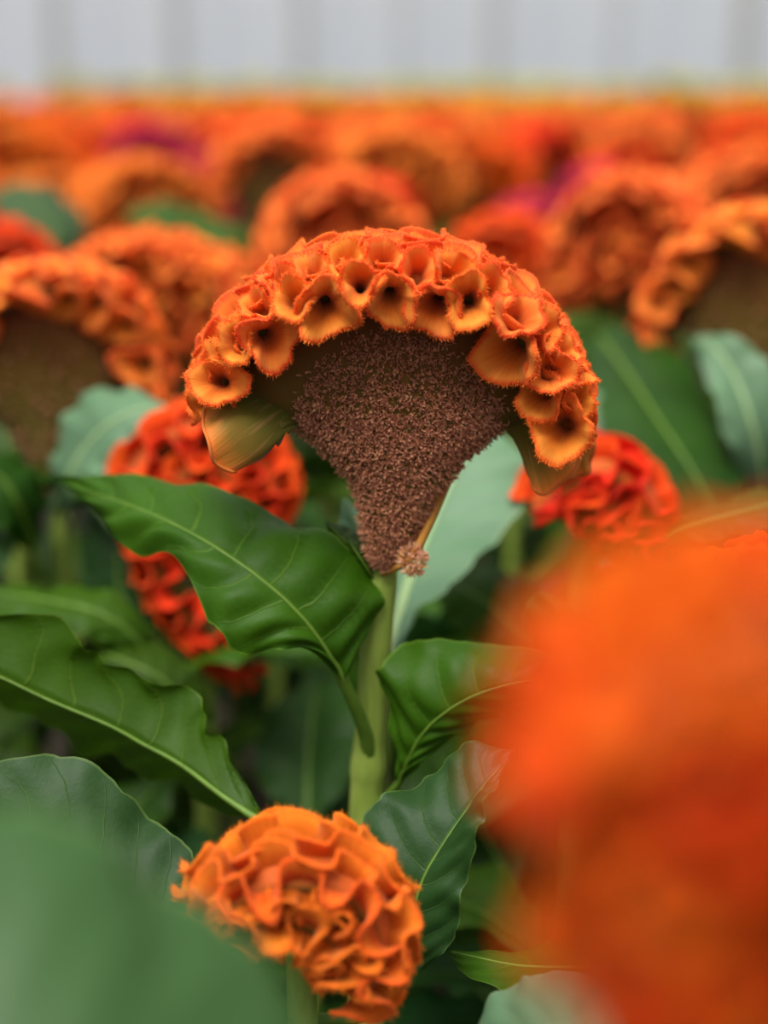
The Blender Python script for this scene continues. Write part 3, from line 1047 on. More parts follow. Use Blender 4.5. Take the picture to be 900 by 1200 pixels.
# small curled leaflets at the top of the stem
for (b0, tip, w, yy) in (((446, 676), (382, 612), 20, .470), ((450, 700), (402, 585), 26, .500), ((446, 690), (408, 632), 15, .462)):
    b0, tip = np.array(b0, float), np.array(tip, float)
    dr = (tip - b0) / np.linalg.norm(tip - b0)
    nn2 = np.array([-dr[1], dr[0]])
    mm, uu_, ll = [], [], []
    for t, ww in zip(np.linspace(0, 1, 6), (0.15, 0.8, 1, 0.85, 0.6, 0.05)):
        c = b0 + (tip - b0) * t
        mm.append((*c, yy - 0.004 * math.sin(math.pi * t)))
        uu_.append((*(c + nn2 * w * ww), yy + 0.004))
        ll.append((*(c - nn2 * w * ww), yy + 0.002))
    traced_leaf(main, mm, uu_, ll, 'leaf_pale' if w == 26 else 'leaf', rng, None, 'midrib', 0.0004, 0.0012)


# ------------------------------------------------------------------ other traced cockscombs
def traced_head(plant, cl, Y, a, b, mat, rng, spacing, h, rmax, n_th=22, prof=PROF_LO, hairs=0, phr=(-2.1, 2.1), taper=0.6, wave=0.25, lobes=0.14, hair_len=0.0012, tilt=None, name='flower_head', depth=(0, 1, 0), core='core', rows=None, amp=0.004, wl=0.016, front=None):
    off = np.array(plant.location)
    P = [at(x, y, Y + (r[0] if r else 0)) for x, y, *r in cl]
    ar = Arch(P, depth, a, b, taper)
    hd = link(name, ar.core(0.95, 36, 16).mesh('crest_core', M[core], offset=off), plant)
    if rows is not None:
        for ph_ in rows:
            link('frill', ruffle_geo(ar, ph_, 0.0, 1.0, amp, wl, h, rng, hairs, hair_len).mesh('frill', M[mat], offset=off), hd)
        return hd
    p, nn, _ = scatter(ar, 3000, lambda s, q: spacing, rng, None, phr)
    for fg in frills_for(p, nn, rmax, lambda i: h * (0.8 + 0.4 * rng.random()), rng, n_th, prof, wave, lobes, hairs, hair_len, 0.2, 1.1, tilt=tilt):
        link('frill', fg.mesh('frill', M[mat], offset=off), hd)
    return hd


def simple_stem(plant, top, r0=0.004, r1=0.0055, bend=0.0):
    off = np.array(plant.location)
    P = stem_path(top, off + [0, 0, -0.03], 26, bend)
    link('stem', tube_geo(P, np.linspace(r1, r0, 26), 14, 0.06, 7).mesh('stem', M['stem'], offset=off), plant)
    return P


rng = np.random.default_rng(11)
# red one behind the large leaf
YR = 0.60
red = thing('cockscomb_plant', 'red-orange cockscomb with a drooping ruffled tail, half hidden behind a broad green leaf', 'flower', at(232, 800, YR + .02) * [1, 1, 0])
traced_head(red, [(296, 786), (262, 752), (226, 716), (196, 676), (176, 616), (166, 560), (196, 514), (246, 502), (296, 532), (318, 572), (310, 612)], YR, 0.0068, 0.0125, 'frill_red', rng, 0.0110, 0.0062, 0.0105, hairs=500, rows=(-1.75, -1.1, -0.45, 0.25, 0.95, 1.6), amp=0.0048, wl=0.0200)
traced_head(red, [(196, 640), (200, 590), (216, 556), (246, 546), (276, 562), (284, 610)], YR - .003, 0.0068, 0.011, 'frill_red', rng, 0.011, 0.006, 0.0105, hairs=300, rows=(-2.2, -1.6, -1.0, -0.3), amp=0.0048, wl=0.0195)
simple_stem(red, at(235, 600, YR + .012), 0.0045, 0.006)
# red-orange one under the right end of the sharp crest
YQ = 0.575
redr = thing('cockscomb_plant', 'compact knobbly red-orange cockscomb below the right tip of the sharp crest', 'flower', at(690, 760, YQ + .01) * [1, 1, 0])
traced_head(redr, [(628, 592), (664, 562), (702, 548), (738, 566), (756, 604), (746, 640), (716, 664)], YQ, 0.0075, 0.014, 'frill_red', rng, 0.0112, 0.0064, 0.0108, hairs=500, rows=(-1.9, -1.25, -0.6, 0.1, 0.8, 1.5), amp=0.0050, wl=0.020)
traced_head(redr, [(664, 612), (686, 588), (714, 592), (722, 620), (706, 640)], YQ - .004, 0.0068, 0.011, 'frill_red', rng, 0.011, 0.006, 0.0105, hairs=300, rows=(-2.2, -1.6, -1.0, -0.3), amp=0.0046, wl=0.018)
P = simple_stem(redr, at(688, 610, YQ + .006), 0.006, 0.006)
# amber one low in front
YB = 0.365
amb = thing('cockscomb_plant', 'small amber-orange cockscomb with pale tips growing low among dark leaves', 'flower', at(370, 1180, YB + .02) * [1, 1, 0])
traced_head(amb, [(240, 1068), (266, 1044), (306, 1022), (352, 1012), (400, 1022), (432, 1050), (444, 1090), (432, 1124), (410, 1150)], YB, 0.0058, 0.013, 'frill_amber', rng, 0.0068, 0.0060, 0.0066, hairs=900, hair_len=0.0018, rows=(-1.9, -1.35, -0.8, -0.25, 0.35, 1.0), amp=0.0034, wl=0.0140)
traced_head(amb, [(270, 1078), (314, 1064), (366, 1066), (398, 1096), (404, 1130)], YB - .004, 0.006, 0.009, 'frill_amber', rng, 0.0078, 0.0064, 0.0076, hairs=900, hair_len=0.0018, rows=(-2.1, -1.5, -0.9), amp=0.0042, wl=0.0155)
simple_stem(amb, at(352, 1060, YB + .006), 0.004, 0.005)
# very near one at the right
YN = 0.148
near = thing('cockscomb_plant', 'big bright orange cockscomb right up against the lens, completely out of focus', 'flower', at(860, 1200, YN + .012) * [1, 1, 0])
traced_head(near, [(662, 880), (700, 822), (780, 764), (880, 730), (980, 750), (1050, 830), (1080, 930)], YN, 0.0052, 0.014, 'frill_bright', rng, 0.0075, 0.0045, 0.0078, 22, PROF_MID, 0)
traced_head(near, [(738, 1160), (742, 1060), (762, 965), (824, 880), (900, 850), (980, 890), (1010, 990), (1000, 1120)], YN - .005, 0.0058, 0.012, 'frill_bright', rng, 0.0078, 0.0042, 0.0080, 20, PROF_MID, 0)
traced_head(near, [(800, 1230), (800, 1120), (830, 1020), (880, 990), (930, 1060), (935, 1200)], YN - .004, 0.0055, 0.008, 'frill_bright', rng, 0.0085, 0.0036, 0.0085, 18, PROF_MID, 0)
simple_stem(near, at(870, 1100, YN + .008), 0.0032, 0.0045)
# sharper one peeping over its shoulder
YP = 0.40
peep = thing('cockscomb_plant', 'smooth-topped orange cockscomb peeping out from behind the blurred bright one', 'flower', at(905, 1000, YP) * [1, 1, 0])
traced_head(peep, [(812, 732), (836, 700), (890, 674), (950, 672), (1000, 698), (1030, 750)], YP, 0.0055, 0.012, 'frill_bright', rng, 0.0085, 0.0045, 0.0095, 26, PROF_MID, 40)
simple_stem(peep, at(915, 740, YP + .002), 0.004, 0.0055)

# ------------------------------------------------------------------ traced leaves of those plants
rng = np.random.default_rng(8)
sA = at(365, 1120, YB + .01)
traced_leaf(amb,
            [(304, 962, .425), (260, 932, .432), (212, 896, .437), (168, 872, .440), (128, 850, .442), (57, 820, .446), (0, 793, .45), (-60, 770, .455), (-130, 745, .46)],
            [(306, 955, .428), (272, 892, .438), (246, 856, .442), (234, 824, .446), (180, 794, .448), (120, 778, .447), (91, 742, .449), (20, 720, .455), (-130, 745, .46)],
            [(298, 964, .428), (262, 953, .450), (212, 926, .468), (165, 906, .478), (128, 890, .485), (75, 866, .490), (30, 838, .49), (-30, 800, .48), (-130, 745, .46)],
            'leaf', rng, sA, 'midrib', 0.0008, 0.0020, 0.10, quilt=0.0030)
traced_leaf(amb,
            [(470, 1140, .392), (482, 1080, .395), (496, 1030, .398), (522, 985, .402), (550, 945, .406), (575, 912, .410), (604, 880, .416)],
            [(440, 1120, .392), (418, 1060, .398), (410, 985, .408), (448, 935, .416), (510, 908, .420), (540, 872, .420), (604, 880, .416)],
            [(500, 1135, .392), (534, 1096, .392), (542, 1045, .393), (560, 985, .394), (567, 945, .397), (580, 922, .402), (604, 880, .416)],
            'leaf_blue', rng, sA + [0, 0, -0.02], 'midrib', 0.0005, 0.0014, 0.10, quilt=0.0014)
traced_leaf(amb,
            [(250, 1230, .36), (210, 1150, .375), (160, 1090, .385), (100, 1040, .392), (40, 1000, .398), (-40, 960, .405)],
            [(262, 1200, .365), (262, 1110, .385), (236, 1016, .40), (176, 958, .41), (88, 886, .415), (-40, 840, .42)][0:5] + [(-40, 900, .412)],
            [(236, 1236, .357), (180, 1180, .365), (110, 1130, .37), (50, 1080, .375), (0, 1040, .385), (-40, 975, .40)],
            'leaf_blue', rng, sA + [0, 0, -0.06], 'midrib', 0.0008, 0.0014, 0.10)
traced_leaf(peep,
            [(900, 1230, .33), (840, 1150, .345), (790, 1135, .36), (735, 1132, .372), (684, 1134, .382), (612, 1132, .392), (560, 1122, .40), (522, 1113, .408)],
            [(900, 1215, .335), (850, 1120, .36), (800, 1096, .375), (747, 1090, .385), (705, 1081, .392), (640, 1106, .398), (570, 1116, .404), (522, 1113, .408)],
            [(895, 1240, .33), (830, 1180, .335), (780, 1160, .345), (725, 1150, .355), (670, 1152, .37), (600, 1160, .385), (548, 1145, .398), (522, 1113, .408)],
            'leaf', rng, at(906, 1290, YP), 'midrib', 0.0010, 0.0012, 0.05)
traced_leaf(peep,
            [(790, 1320, .30), (750, 1270, .315), (700, 1230, .33), (640, 1210, .34), (590, 1220, .35), (540, 1260, .355)],
            [(800, 1300, .305), (785, 1180, .335), (720, 1136, .35), (645, 1142, .36), (580, 1165, .365), (540, 1260, .355)],
            [(770, 1330, .30), (720, 1320, .30), (670, 1310, .31), (620, 1300, .32), (580, 1290, .335), (540, 1260, .355)],
            'leaf_pale', rng, at(906, 1380, YP), 'midrib_pale', 0.0010, 0.0012, 0.06)
# the out-of-focus leaf in the bottom left corner
fgp = thing('foliage_plant', 'leafy plant with one big out-of-focus green leaf close to the lens', 'plant', np.array([-0.11, 0.215, 0.0]))
traced_leaf(fgp,
            [(-330, 1290, .185), (-220, 1260, .178), (-100, 1240, .175), (60, 1260, .175), (190, 1290, .178), (310, 1320, .183), (440, 1360, .19)],
            [(-330, 1270, .19), (-230, 1060, .20), (-100, 935, .21), (60, 955, .21), (200, 1040, .21), (330, 1150, .205), (440, 1360, .19)],
            [(-320, 1310, .18), (-230, 1380, .165), (-100, 1420, .155), (40, 1440, .155), (180, 1440, .16), (300, 1420, .175), (440, 1360, .19)],
            'leaf_soft', rng, None, 'midrib', 0.0012, 0.001, 0.10)
fs = stem_path(at(-330, 1290, .185), np.array([-0.11, 0.215, -0.03]), 20)
link('stem', tube_geo(fs, np.linspace(0.005, 0.003, 20), 12, 0.06, 7).mesh('stem', M['stem'], offset=np.array(fgp.location)), fgp)


def near_stem_leaf(plant, top_px, top_y, mid, U, L, mat, **k):
    return traced_leaf(plant, mid, U, L, mat, rng, at(*top_px, top_y), **k)


# leaves of the red plants: seen between the sharp ones
redst = at(232, 860, YR + .018)
near_stem_leaf(red, (234, 760), YR + .017,
               [(190, 745, .60), (160, 725, .60), (140, 690, .605), (138, 650, .61), (140, 605, .62), (150, 575, .63)],
               [(188, 738, .605), (130, 735, .61), (98, 690, .62), (95, 640, .625), (112, 598, .63), (150, 575, .63)],
               [(194, 748, .60), (196, 730, .60), (200, 690, .60), (200, 650, .605), (190, 605, .615), (150, 575, .63)], 'leaf_blue')
near_stem_leaf(red, (234, 850), YR + .017,
               [(180, 780, .565), (150, 740, .56), (110, 716, .56), (60, 704, .565), (10, 696, .57), (-60, 690, .58)],
               [(186, 770, .57), (160, 715, .57), (110, 688, .575), (60, 690, .58), (10, 685, .585), (-60, 690, .58)],
               [(172, 785, .565), (135, 765, .555), (95, 745, .55), (50, 738, .55), (0, 730, .56), (-60, 690, .58)], 'leaf')
near_stem_leaf(red, (236, 880), YR + .017,
               [(240, 850, .55), (210, 815, .545), (180, 790, .545), (140, 772, .55), (105, 762, .56), (80, 760, .57)],
               [(252, 845, .555), (236, 800, .555), (205, 765, .56), (160, 752, .565), (120, 752, .57), (80, 760, .57)],
               [(228, 856, .55), (190, 840, .54), (160, 815, .54), (130, 790, .545), (100, 776, .555), (80, 760, .57)], 'leaf')
near_stem_leaf(redr, (684, 780), YQ + .01,
               [(650, 770, .58), (610, 742, .58), (575, 710, .585), (545, 690, .59), (515, 672, .60)],
               [(655, 760, .585), (640, 700, .59), (600, 672, .60), (560, 662, .605), (515, 672, .60)],
               [(640, 778, .575), (590, 770, .575), (545, 745, .58), (515, 710, .585), (515, 672, .60)], 'leaf')
near_stem_leaf(redr, (686, 860), YQ + .01,
               [(660, 800, .50), (655, 760, .495), (680, 740, .49), (720, 745, .485), (770, 770, .48)],
               [(640, 800, .505), (622, 740, .51), (632, 695, .51), (690, 728, .50), (770, 770, .48)],
               [(675, 800, .495), (690, 780, .49), (710, 770, .485), (735, 770, .48), (770, 770, .48)], 'leaf')
near_stem_leaf(redr, (692, 700), YQ + .01,
               [(775, 640, .56), (800, 624, .555), (840, 610, .55), (890, 596, .55), (960, 575, .55), (1020, 560, .55)],
               [(775, 634, .565), (800, 606, .57), (840, 590, .57), (890, 575, .57), (960, 560, .56), (1020, 560, .55)],
               [(778, 646, .555), (805, 640, .545), (845, 636, .54), (895, 625, .54), (965, 605, .545), (1020, 560, .55)], 'leaf')


# ------------------------------------------------------------------ stock plants for the rows behind
TOP = 0.455


class Stock:
    """One kind of background cockscomb: meshes in plant space, foot at the origin, crest top at TOP."""

    def __init__(self, seed, hw, hz, depth, spacing, n_th, prof, hairs=0, fl=900, span=1.12, fill=0):
        rng = np.random.default_rng(seed)
        h = 0.0052
        ang = np.linspace(math.pi * span, math.pi * (1 - span), 11)
        zc = TOP - hz - 0.001
        self.hw, self.hz = hw, hz
        asym = rng.uniform(-0.12, 0.12)
        P = np.stack([(hw - 0.012) * np.cos(ang), 0.003 * np.sin(3 * ang), zc + (hz - 0.012) * np.sin(ang) * (1 + asym * np.cos(ang))], 1)
        self.arch = Arch(P, (0, 1, 0), 0.0068, depth, 0.5)
        self.core = self.arch.core(0.95, 30, 14)
        p, nn, _ = scatter(self.arch, 2500, lambda s, q: spacing, rng, None, (-2.1, 2.1))
        self.frills = frills_for(p, nn, spacing * 1.05, lambda i: h * (0.8 + 0.4 * rng.random()), rng, n_th, prof, 0.25, 0.14, hairs, 0.001, 0.2, 1.08)
        for q in range(fill):
            k_ = (0.62, 0.28)[q]
            P2 = np.stack([P[:, 0] * k_, P[:, 1], zc + (P[:, 2] - zc) * k_ - 0.004], 1)
            ar2 = Arch(P2, (0, 1, 0), 0.0062, depth * (0.95, 0.9)[q], 0.6)
            p, nn, _ = scatter(ar2, 1500, lambda s, q_: spacing, rng, None, (-2.6, 2.6))
            self.core.add_geo(ar2.core(0.95, 20, 12))
            self.frills += frills_for(p, nn, spacing * 1.05, lambda i: h * (0.8 + 0.4 * rng.random()), rng, n_th, prof, 0.25, 0.14, hairs, 0.001, 0.2, 1.08)
        zb = zc - 0.055
        w = hw * 0.62
        rows = [(zb, -0.004, 0.004, 0.004, 0), (zb + 0.012, -0.010, 0.010, 0.008, 0), (zb + 0.028, -0.016, 0.016, 0.010, 0), (zb + 0.042, -w * 0.75, w * 0.75, 0.011, 0), (zb + 0.055, -w, w, 0.0115, 0), (zb + 0.075, -w, w, 0.0115, 0), (zb + 0.09, -w * 0.7, w * 0.7, 0.010, 0)]
        self.fan = fan_rings(rows, 24, 18)
        self.fl = None
        if fl:
            R = catmull(rows, 100)
            ii = rng.integers(5, 85, fl)
            u = rng.uniform(-1, 1, fl)
            sg_ = np.where(rng.random(fl) < 0.5, -1.0, 1.0)
            hx = R[ii, 2]
            c = np.sqrt(1 - u ** 2)
            B = np.stack([hx * u, sg_ * R[ii, 3] * c, R[ii, 0]], 1)
            self.fl = floret_geo(B, unit(np.stack([u / hx, sg_ * c / R[ii, 3], 0 * u], 1)), rng, 0.0028, 0.0007, rng.uniform(0.05, 0.6, fl), 2)
        self.stem = tube_geo(stem_path((0, 0, zb + 0.006), (0, 0, -0.03), 14, rng.normal(0, 0.006)), np.linspace(0.006, 0.0042, 14), 10, 0.06, 5)
        self.zb = zb
        self.leaves = []
        n = 11
        for k in range(n):
            t = k / (n - 1)
            z = 0.09 + (zb - 0.10) * t
            az = k * 2.4 + rng.uniform(-0.35, 0.35)
            sc = rng.uniform(0.8, 1.15) * (1.05 - 0.35 * t)
            self.leaves.append((k % 4, z, az, sc, rng.uniform(-0.25, 0.15), rng.uniform(-0.3, 0.3)))
        self.cache = {}

    def meshes(self, fm):
        if fm not in self.cache:
            self.cache[fm] = dict(core=self.core.mesh('crest_core', M['core']), frills=[f.mesh('frill', M[fm]) for f in self.frills],
                                  fan=self.fan.mesh('fan', M['fan']), fl=self.fl.mesh('florets', M['floret'], False) if self.fl else None, stem=self.stem.mesh('stem', M['stem']))
        return self.cache[fm]


LRNG = np.random.default_rng(77)
LEAF_G = [proto_leaf(LRNG, 0.135, 0.056, 1.1, 'leaf'), proto_leaf(LRNG, 0.12, 0.05, 0.8, 'leaf'), proto_leaf(LRNG, 0.145, 0.06, 1.5, 'leaf'), proto_leaf(LRNG, 0.11, 0.048, 0.5, 'leaf')]
LEAF_ME = {k: [g_.mesh('leaf', [M[k], M['midrib']]) for g_ in LEAF_G] for k in ('leaf', 'leaf_blue', 'leaf_dark')}

PR = random.Random(4)


def stock_plant(st, label, loc, scale=1.0, rz=0.0, fm='frill', group=None, tilt=(0, 0), sep=True, skip_leaves=()):
    o = thing('cockscomb_plant', label, 'flower', loc, group, rz)
    o.scale = (scale,) * 3
    ms = st.meshes(fm)
    if sep:
        hd = link('flower_head', ms['core'], o)
        for f in ms['frills']:
            link('frill', f, hd)
    else:
        if 'joined' not in ms:
            g_ = Geo()
            for f in st.frills:
                g_.add_geo(f, None, 0)
            g_.add_geo(st.core, None, 1)
            ms['joined'] = g_.mesh('crest', [M[fm], M['core']])
        hd = link('flower_head', ms['joined'], o)
    link('fan', ms['fan'], hd)
    if ms['fl']:
        k = link('florets', ms['fl'], hd)
        k['kind'] = 'stuff'
    link('stem', ms['stem'], o)
    for j, (k, z, az, sc, pit, rol) in enumerate(st.leaves):
        if j in skip_leaves:
            continue
        lf = link('leaf', LEAF_ME[PR.choice(('leaf', 'leaf', 'leaf_dark', 'leaf_blue'))][k], o, (0, 0, z))
        lf.rotation_euler = Euler((rol, pit, az), 'XYZ')
        lf.scale = (sc,) * 3
    return o


ST = [Stock(101, 0.058, 0.058, 0.018, 0.0115, 20, PROF_MID),
      Stock(102, 0.054, 0.060, 0.026, 0.0095, 16, PROF_MID, span=1.15, fill=2),
      Stock(103, 0.060, 0.052, 0.024, 0.0092, 16, PROF_MID, span=1.1, fill=2),
      Stock(104, 0.046, 0.055, 0.024, 0.0088, 16, PROF_MID, span=1.2, fill=2)]


def place_head(st, px, ptop, Y, label, width_px=None, rz=0.0, fm='frill', **k):
    """Stand a stock plant so that its crest top reaches pixel row ptop at column px, Y metres away."""
    p = at(px, ptop, Y)
    s = p[2] / TOP
    return stock_plant(st, label, (p[0], Y, 0), s, rz, fm, sep=Y < 0.85, **k)


pF = place_head(ST[0], 48, 298, 0.66, 'orange cockscomb with a dark hollow brown fan, beside a pale drooping leaf', rz=0.15)
pE = place_head(ST[2], 175, 266, 0.80, 'dense domed orange cockscomb behind the one with the dark hollow fan', rz=-0.2)
pE2 = place_head(ST[3], 245, 288, 0.90, 'smaller orange cockscomb tucked against the dense domed one', rz=0.5)
pG = place_head(ST[3], -8, 255, 0.92, 'red-orange cockscomb with only its round shoulder in view', rz=0.3, fm='frill_red')
pA = place_head(ST[1], 402, 196, 0.92, 'tall domed orange cockscomb directly behind the sharp crest', rz=0.1)
pB = place_head(ST[3], 592, 243, 0.98, 'smooth rounded red-orange cockscomb just beyond the right shoulder of the sharp crest', rz=-0.3, fm='frill_red')
pC = place_head(ST[1], 745, 196, 0.93, 'broad orange cockscomb hanging low over a dark stem, beyond a large dark leaf', rz=-0.35)
pD = place_head(ST[0], 893, 234, 0.74, 'orange cockscomb with a cave-like underside above a pale curved leaf', rz=-0.45)
pH = place_head(ST[0], 318, 140, 1.38, 'orange cockscomb with a dark hollow face behind the tall domed one', rz=0.2)
pI = place_head(ST[2], 470, 146, 1.40, 'broad orange cockscomb farther back behind the sharp crest', rz=-0.1)
pJ = place_head(ST[2], 165, 180, 1.25, 'pale orange cockscomb in front of the magenta one on the left', rz=0.5)
pK = place_head(ST[1], 868, 172, 1.15, 'orange cockscomb rising behind the cave-like one', rz=0.3)
pM1 = place_head(ST[3], 622, 226, 1.22, 'magenta cockscomb low between orange ones, nearest the smooth red-orange one', rz=0.3, fm='frill_magenta')
pM2 = place_head(ST[3], 700, 192, 1.45, 'bright magenta cockscomb peeping over the broad low-hanging one', rz=-0.3, fm='frill_magenta')
pM3 = place_head(ST[2], 178, 142, 2.1, 'magenta cockscomb far back in the orange rows above the pale orange one', rz=0.1, fm='frill_magenta')
pM4 = place_head(ST[3], 238, 178, 1.75, 'dull purple cockscomb leaning behind the small tucked-in orange one', rz=0.1, fm='frill_magenta')

for q, (x, y) in enumerate([(-0.36, 0.70), (-0.40, 0.95), (-0.52, 0.82), (0.40, 0.72), (0.46, 0.95), (0.36, 0.52)]):
    stock_plant(ST[q % 4], 'orange cockscomb at the side of the bed, clear of the other blooms', (x, y, 0), 0.98, 0.3 * q, 'frill', 'cockscombs along the side of the bed', sep=False)

# hand-shaped leaves of the plants behind
rng = np.random.default_rng(31)


def on_stem(pl, z):
    return np.array(pl.location) + [0, 0, z * pl.scale[0]]


def bleaf(pl, z, mid, U, L, mat, **k):
    """A traced leaf on a scaled, turned plant: its mesh is written in the plant's own space."""
    bpy.context.view_layer.update()
    inv = np.array(Matrix.LocRotScale(pl.location, pl.rotation_euler, pl.scale).inverted())
    m3, u3, l3 = ([at(*p) for p in X] for X in (mid, U, L))
    g_, Mi, Nn = leaf_geo(m3, u3, l3, rng, nu=30, nv=13, ripple=0.002)
    g2 = Geo()
    g2.add_geo(g_, inv)
    o = link('leaf', g2.mesh('leaf', M[mat]), pl)
    s = on_stem(pl, z)
    dd = np.linalg.norm(s - Mi[0])
    pet = catmull([s, s * 0.35 + (Mi[0] + unit(Mi[0] - Mi[3]) * dd * 0.4) * 0.65, Mi[0]], 8)[:-1]
    path = np.vstack([pet, Mi[:-1]])
    t_ = tube_geo(path, np.concatenate([np.full(7, 0.0016), np.linspace(0.0015, 0.0003, len(Mi) - 1)]), 7)
    g3 = Geo()
    g3.add_geo(t_, inv)
    link('midrib', g3.mesh('midrib', M[k.get('rib', 'midrib')]), o)
    return o


bleaf(pC, 0.30, [(700, 390, .80), (730, 430, .72), (770, 490, .66), (810, 550, .63), (840, 610, .62), (855, 660, .62)],
      [(712, 380, .80), (775, 400, .74), (835, 470, .69), (865, 545, .65), (870, 610, .63), (855, 660, .62)],
      [(688, 392, .80), (690, 440, .71), (715, 510, .64), (755, 575, .61), (800, 630, .61), (855, 660, .62)], 'leaf_dark')
bleaf(pC, 0.27, [(735, 400, .86), (700, 400, .80), (670, 400, .76), (650, 405, .74), (630, 420, .73)],
      [(735, 390, .87), (705, 370, .83), (675, 366, .80), (650, 378, .77), (630, 420, .73)],
      [(735, 410, .86), (708, 440, .78), (680, 450, .74), (652, 445, .72), (630, 420, .73)], 'leaf')
bleaf(pD, 0.30, [(905, 640, .70), (895, 570, .66), (882, 500, .65), (860, 440, .66), (835, 405, .67), (812, 396, .69)],
      [(915, 640, .70), (930, 560, .66), (920, 480, .65), (895, 420, .66), (855, 392, .67), (812, 396, .69)],
      [(898, 640, .70), (872, 575, .66), (850, 510, .64), (835, 460, .65), (820, 425, .67), (812, 396, .69)], 'leaf_pale', rib='midrib_pale')
bleaf(redr, 0.24, [(740, 700, .60), (735, 650, .63), (735, 600, .65), (735, 540, .66), (720, 490, .67), (690, 455, .68)],
      [(750, 700, .60), (765, 650, .63), (785, 595, .65), (770, 530, .67), (735, 480, .68), (690, 455, .68)],
      [(730, 700, .60), (700, 650, .63), (685, 600, .65), (685, 540, .66), (682, 495, .67), (690, 455, .68)], 'leaf_pale', rib='midrib_pale')
bleaf(pF, 0.22, [(60, 600, .64), (80, 560, .62), (100, 525, .615), (130, 495, .61), (165, 480, .61), (200, 478, .615)],
      [(55, 598, .64), (62, 545, .635), (72, 500, .63), (100, 462, .63), (150, 455, .63), (200, 478, .615)],
      [(66, 602, .64), (95, 580, .61), (125, 552, .60), (155, 525, .60), (180, 505, .605), (200, 478, .615)], 'leaf_pale', rib='midrib_pale')
bleaf(pF, 0.20, [(40, 640, .63), (20, 590, .62), (0, 560, .62), (-30, 545, .62), (-60, 540, .63)],
      [(46, 630, .63), (52, 570, .635), (30, 540, .64), (-10, 528, .64), (-60, 540, .63)],
      [(30, 645, .63), (0, 620, .61), (-20, 595, .61), (-40, 575, .61), (-60, 540, .63)], 'leaf_dark')
bleaf(pE, 0.33, [(200, 330, .90), (240, 292, .98), (215, 272, 1.0), (180, 256, 1.0), (145, 250, 1.02)],
      [(200, 320, .92), (285, 276, 1.02), (235, 248, 1.04), (185, 236, 1.04), (145, 250, 1.02)],
      [(196, 335, .90), (215, 305, .95), (190, 288, .97), (165, 272, .98), (145, 250, 1.02)], 'leaf')
bleaf(pG, 0.34, [(30, 330, .93), (60, 290, .96), (55, 262, .98), (30, 240, 1.0), (-20, 225, 1.02)],
      [(35, 325, .94), (100, 275, 1.0), (85, 240, 1.02), (40, 215, 1.03), (-20, 225, 1.02)],
      [(25, 332, .93), (35, 300, .94), (25, 275, .96), (5, 255, .98), (-20, 225, 1.02)], 'leaf_soft')

# leafy filler between the hand-placed ones: plants whose crests stand lower or hidden
FG = 'younger leafy cockscombs under the taller ones'
FL = 'young cockscomb plant with crowded green leaves, overshadowed by taller blooms'
frng = np.random.default_rng(14)


def young_plant(x, y, hgt, n, label, group, bud='frill_red'):
    o = thing('young_cockscomb', label, 'plant', (x, y, 0), group, frng.uniform(0, 6.28))
    g_ = tube_geo(stem_path((0, 0, hgt), (0, 0, -0.02), 10, frng.normal(0, 0.006)), np.linspace(0.005, 0.003, 10), 8)
    link('stem', g_.mesh('stem', M['stem']), o)
    for k in range(n):
        t = k / (n - 1)
        lf = link('leaf', LEAF_ME[('leaf', 'leaf_dark', 'leaf', 'leaf_blue')[k % 4]][k % 4], o, (0, 0, 0.05 + (hgt - 0.05) * t))
        lf.rotation_euler = Euler((frng.uniform(-.3, .3), frng.uniform(-0.35, 0.15), k * 2.4 + frng.uniform(-.3, .3)), 'XYZ')
        lf.scale = (frng.uniform(0.75, 1.1),) * 3
    return o


for x, y, hg in [(-0.10, 0.62, .27), (0.0, 0.66, .28), (0.10, 0.66, .26), (-0.19, 0.64, .27), (0.19, 0.66, .28), (-0.03, 0.56, .20), (0.06, 0.55, .18), (-0.13, 0.52, .17), (0.13, 0.50, .18),
                 (-0.06, 0.80, .31), (0.07, 0.80, .32), (0.17, 0.82, .31), (-0.2, 0.80, .30), (0.26, 0.70, .30), (0.03, 0.44, .12), (-0.08, 0.44, .12), (0.10, 0.40, .13), (-0.13, .38, .10), (0.0, .95, .34), (0.16, 1.0, .34), (-.16, 1.0, .34), (0.30, .95, .34), (-.3, .95, .33)]:
    young_plant(x, y, hg, 10, FL, FG)


# ------------------------------------------------------------------ the rows running back to the wall
def far_plant_geo(st, nleaf, cr):
    g_ = Geo()
    for f in st.frills:
        g_.add_geo(f, None, 0)
    g_.add_geo(st.core, None, 1)
    g_.add_geo(st.fan, None, 1)
    g_.add_geo(st.stem, None, 2)
    for j, (k, z, az, sc, pit, rol) in enumerate(st.leaves):
        if j >= len(st.leaves) - nleaf:
            xf = np.array(Matrix.LocRotScale(Vector((0, 0, z)), Euler((rol, pit, az)), Vector((sc,) * 3)))
            g_.add_geo(LEAF_G[k], xf, 3)
    return g_


PROF_FAR = ([(.2, -.8), (.55, .3), (.95, .75)], [(1.0, .5), (.6, -.6)])
SF = [Stock(201, 0.058, 0.058, 0.026, 0.013, 12, PROF_LO, fl=0, fill=1), Stock(202, 0.050, 0.055, 0.026, 0.013, 12, PROF_LO, fl=0, span=1.2, fill=1), Stock(203, 0.062, 0.052, 0.026, 0.013, 12, PROF_LO, fl=0, fill=1)]
far_geo = [far_plant_geo(s, 7, 1) for s in SF]
FM = {}
for fm in ('frill', 'frill_red', 'frill_bright', 'frill_magenta'):
    FM[fm] = [g_.mesh('cockscomb_plant', [M[fm], M['fan'], M['stem'], M['leaf']]) for g_ in far_geo]
SS = [Stock(301, 0.060, 0.056, 0.026, 0.024, 8, PROF_FAR, fl=0), Stock(302, 0.054, 0.054, 0.026, 0.023, 8, PROF_FAR, fl=0, span=1.2)]


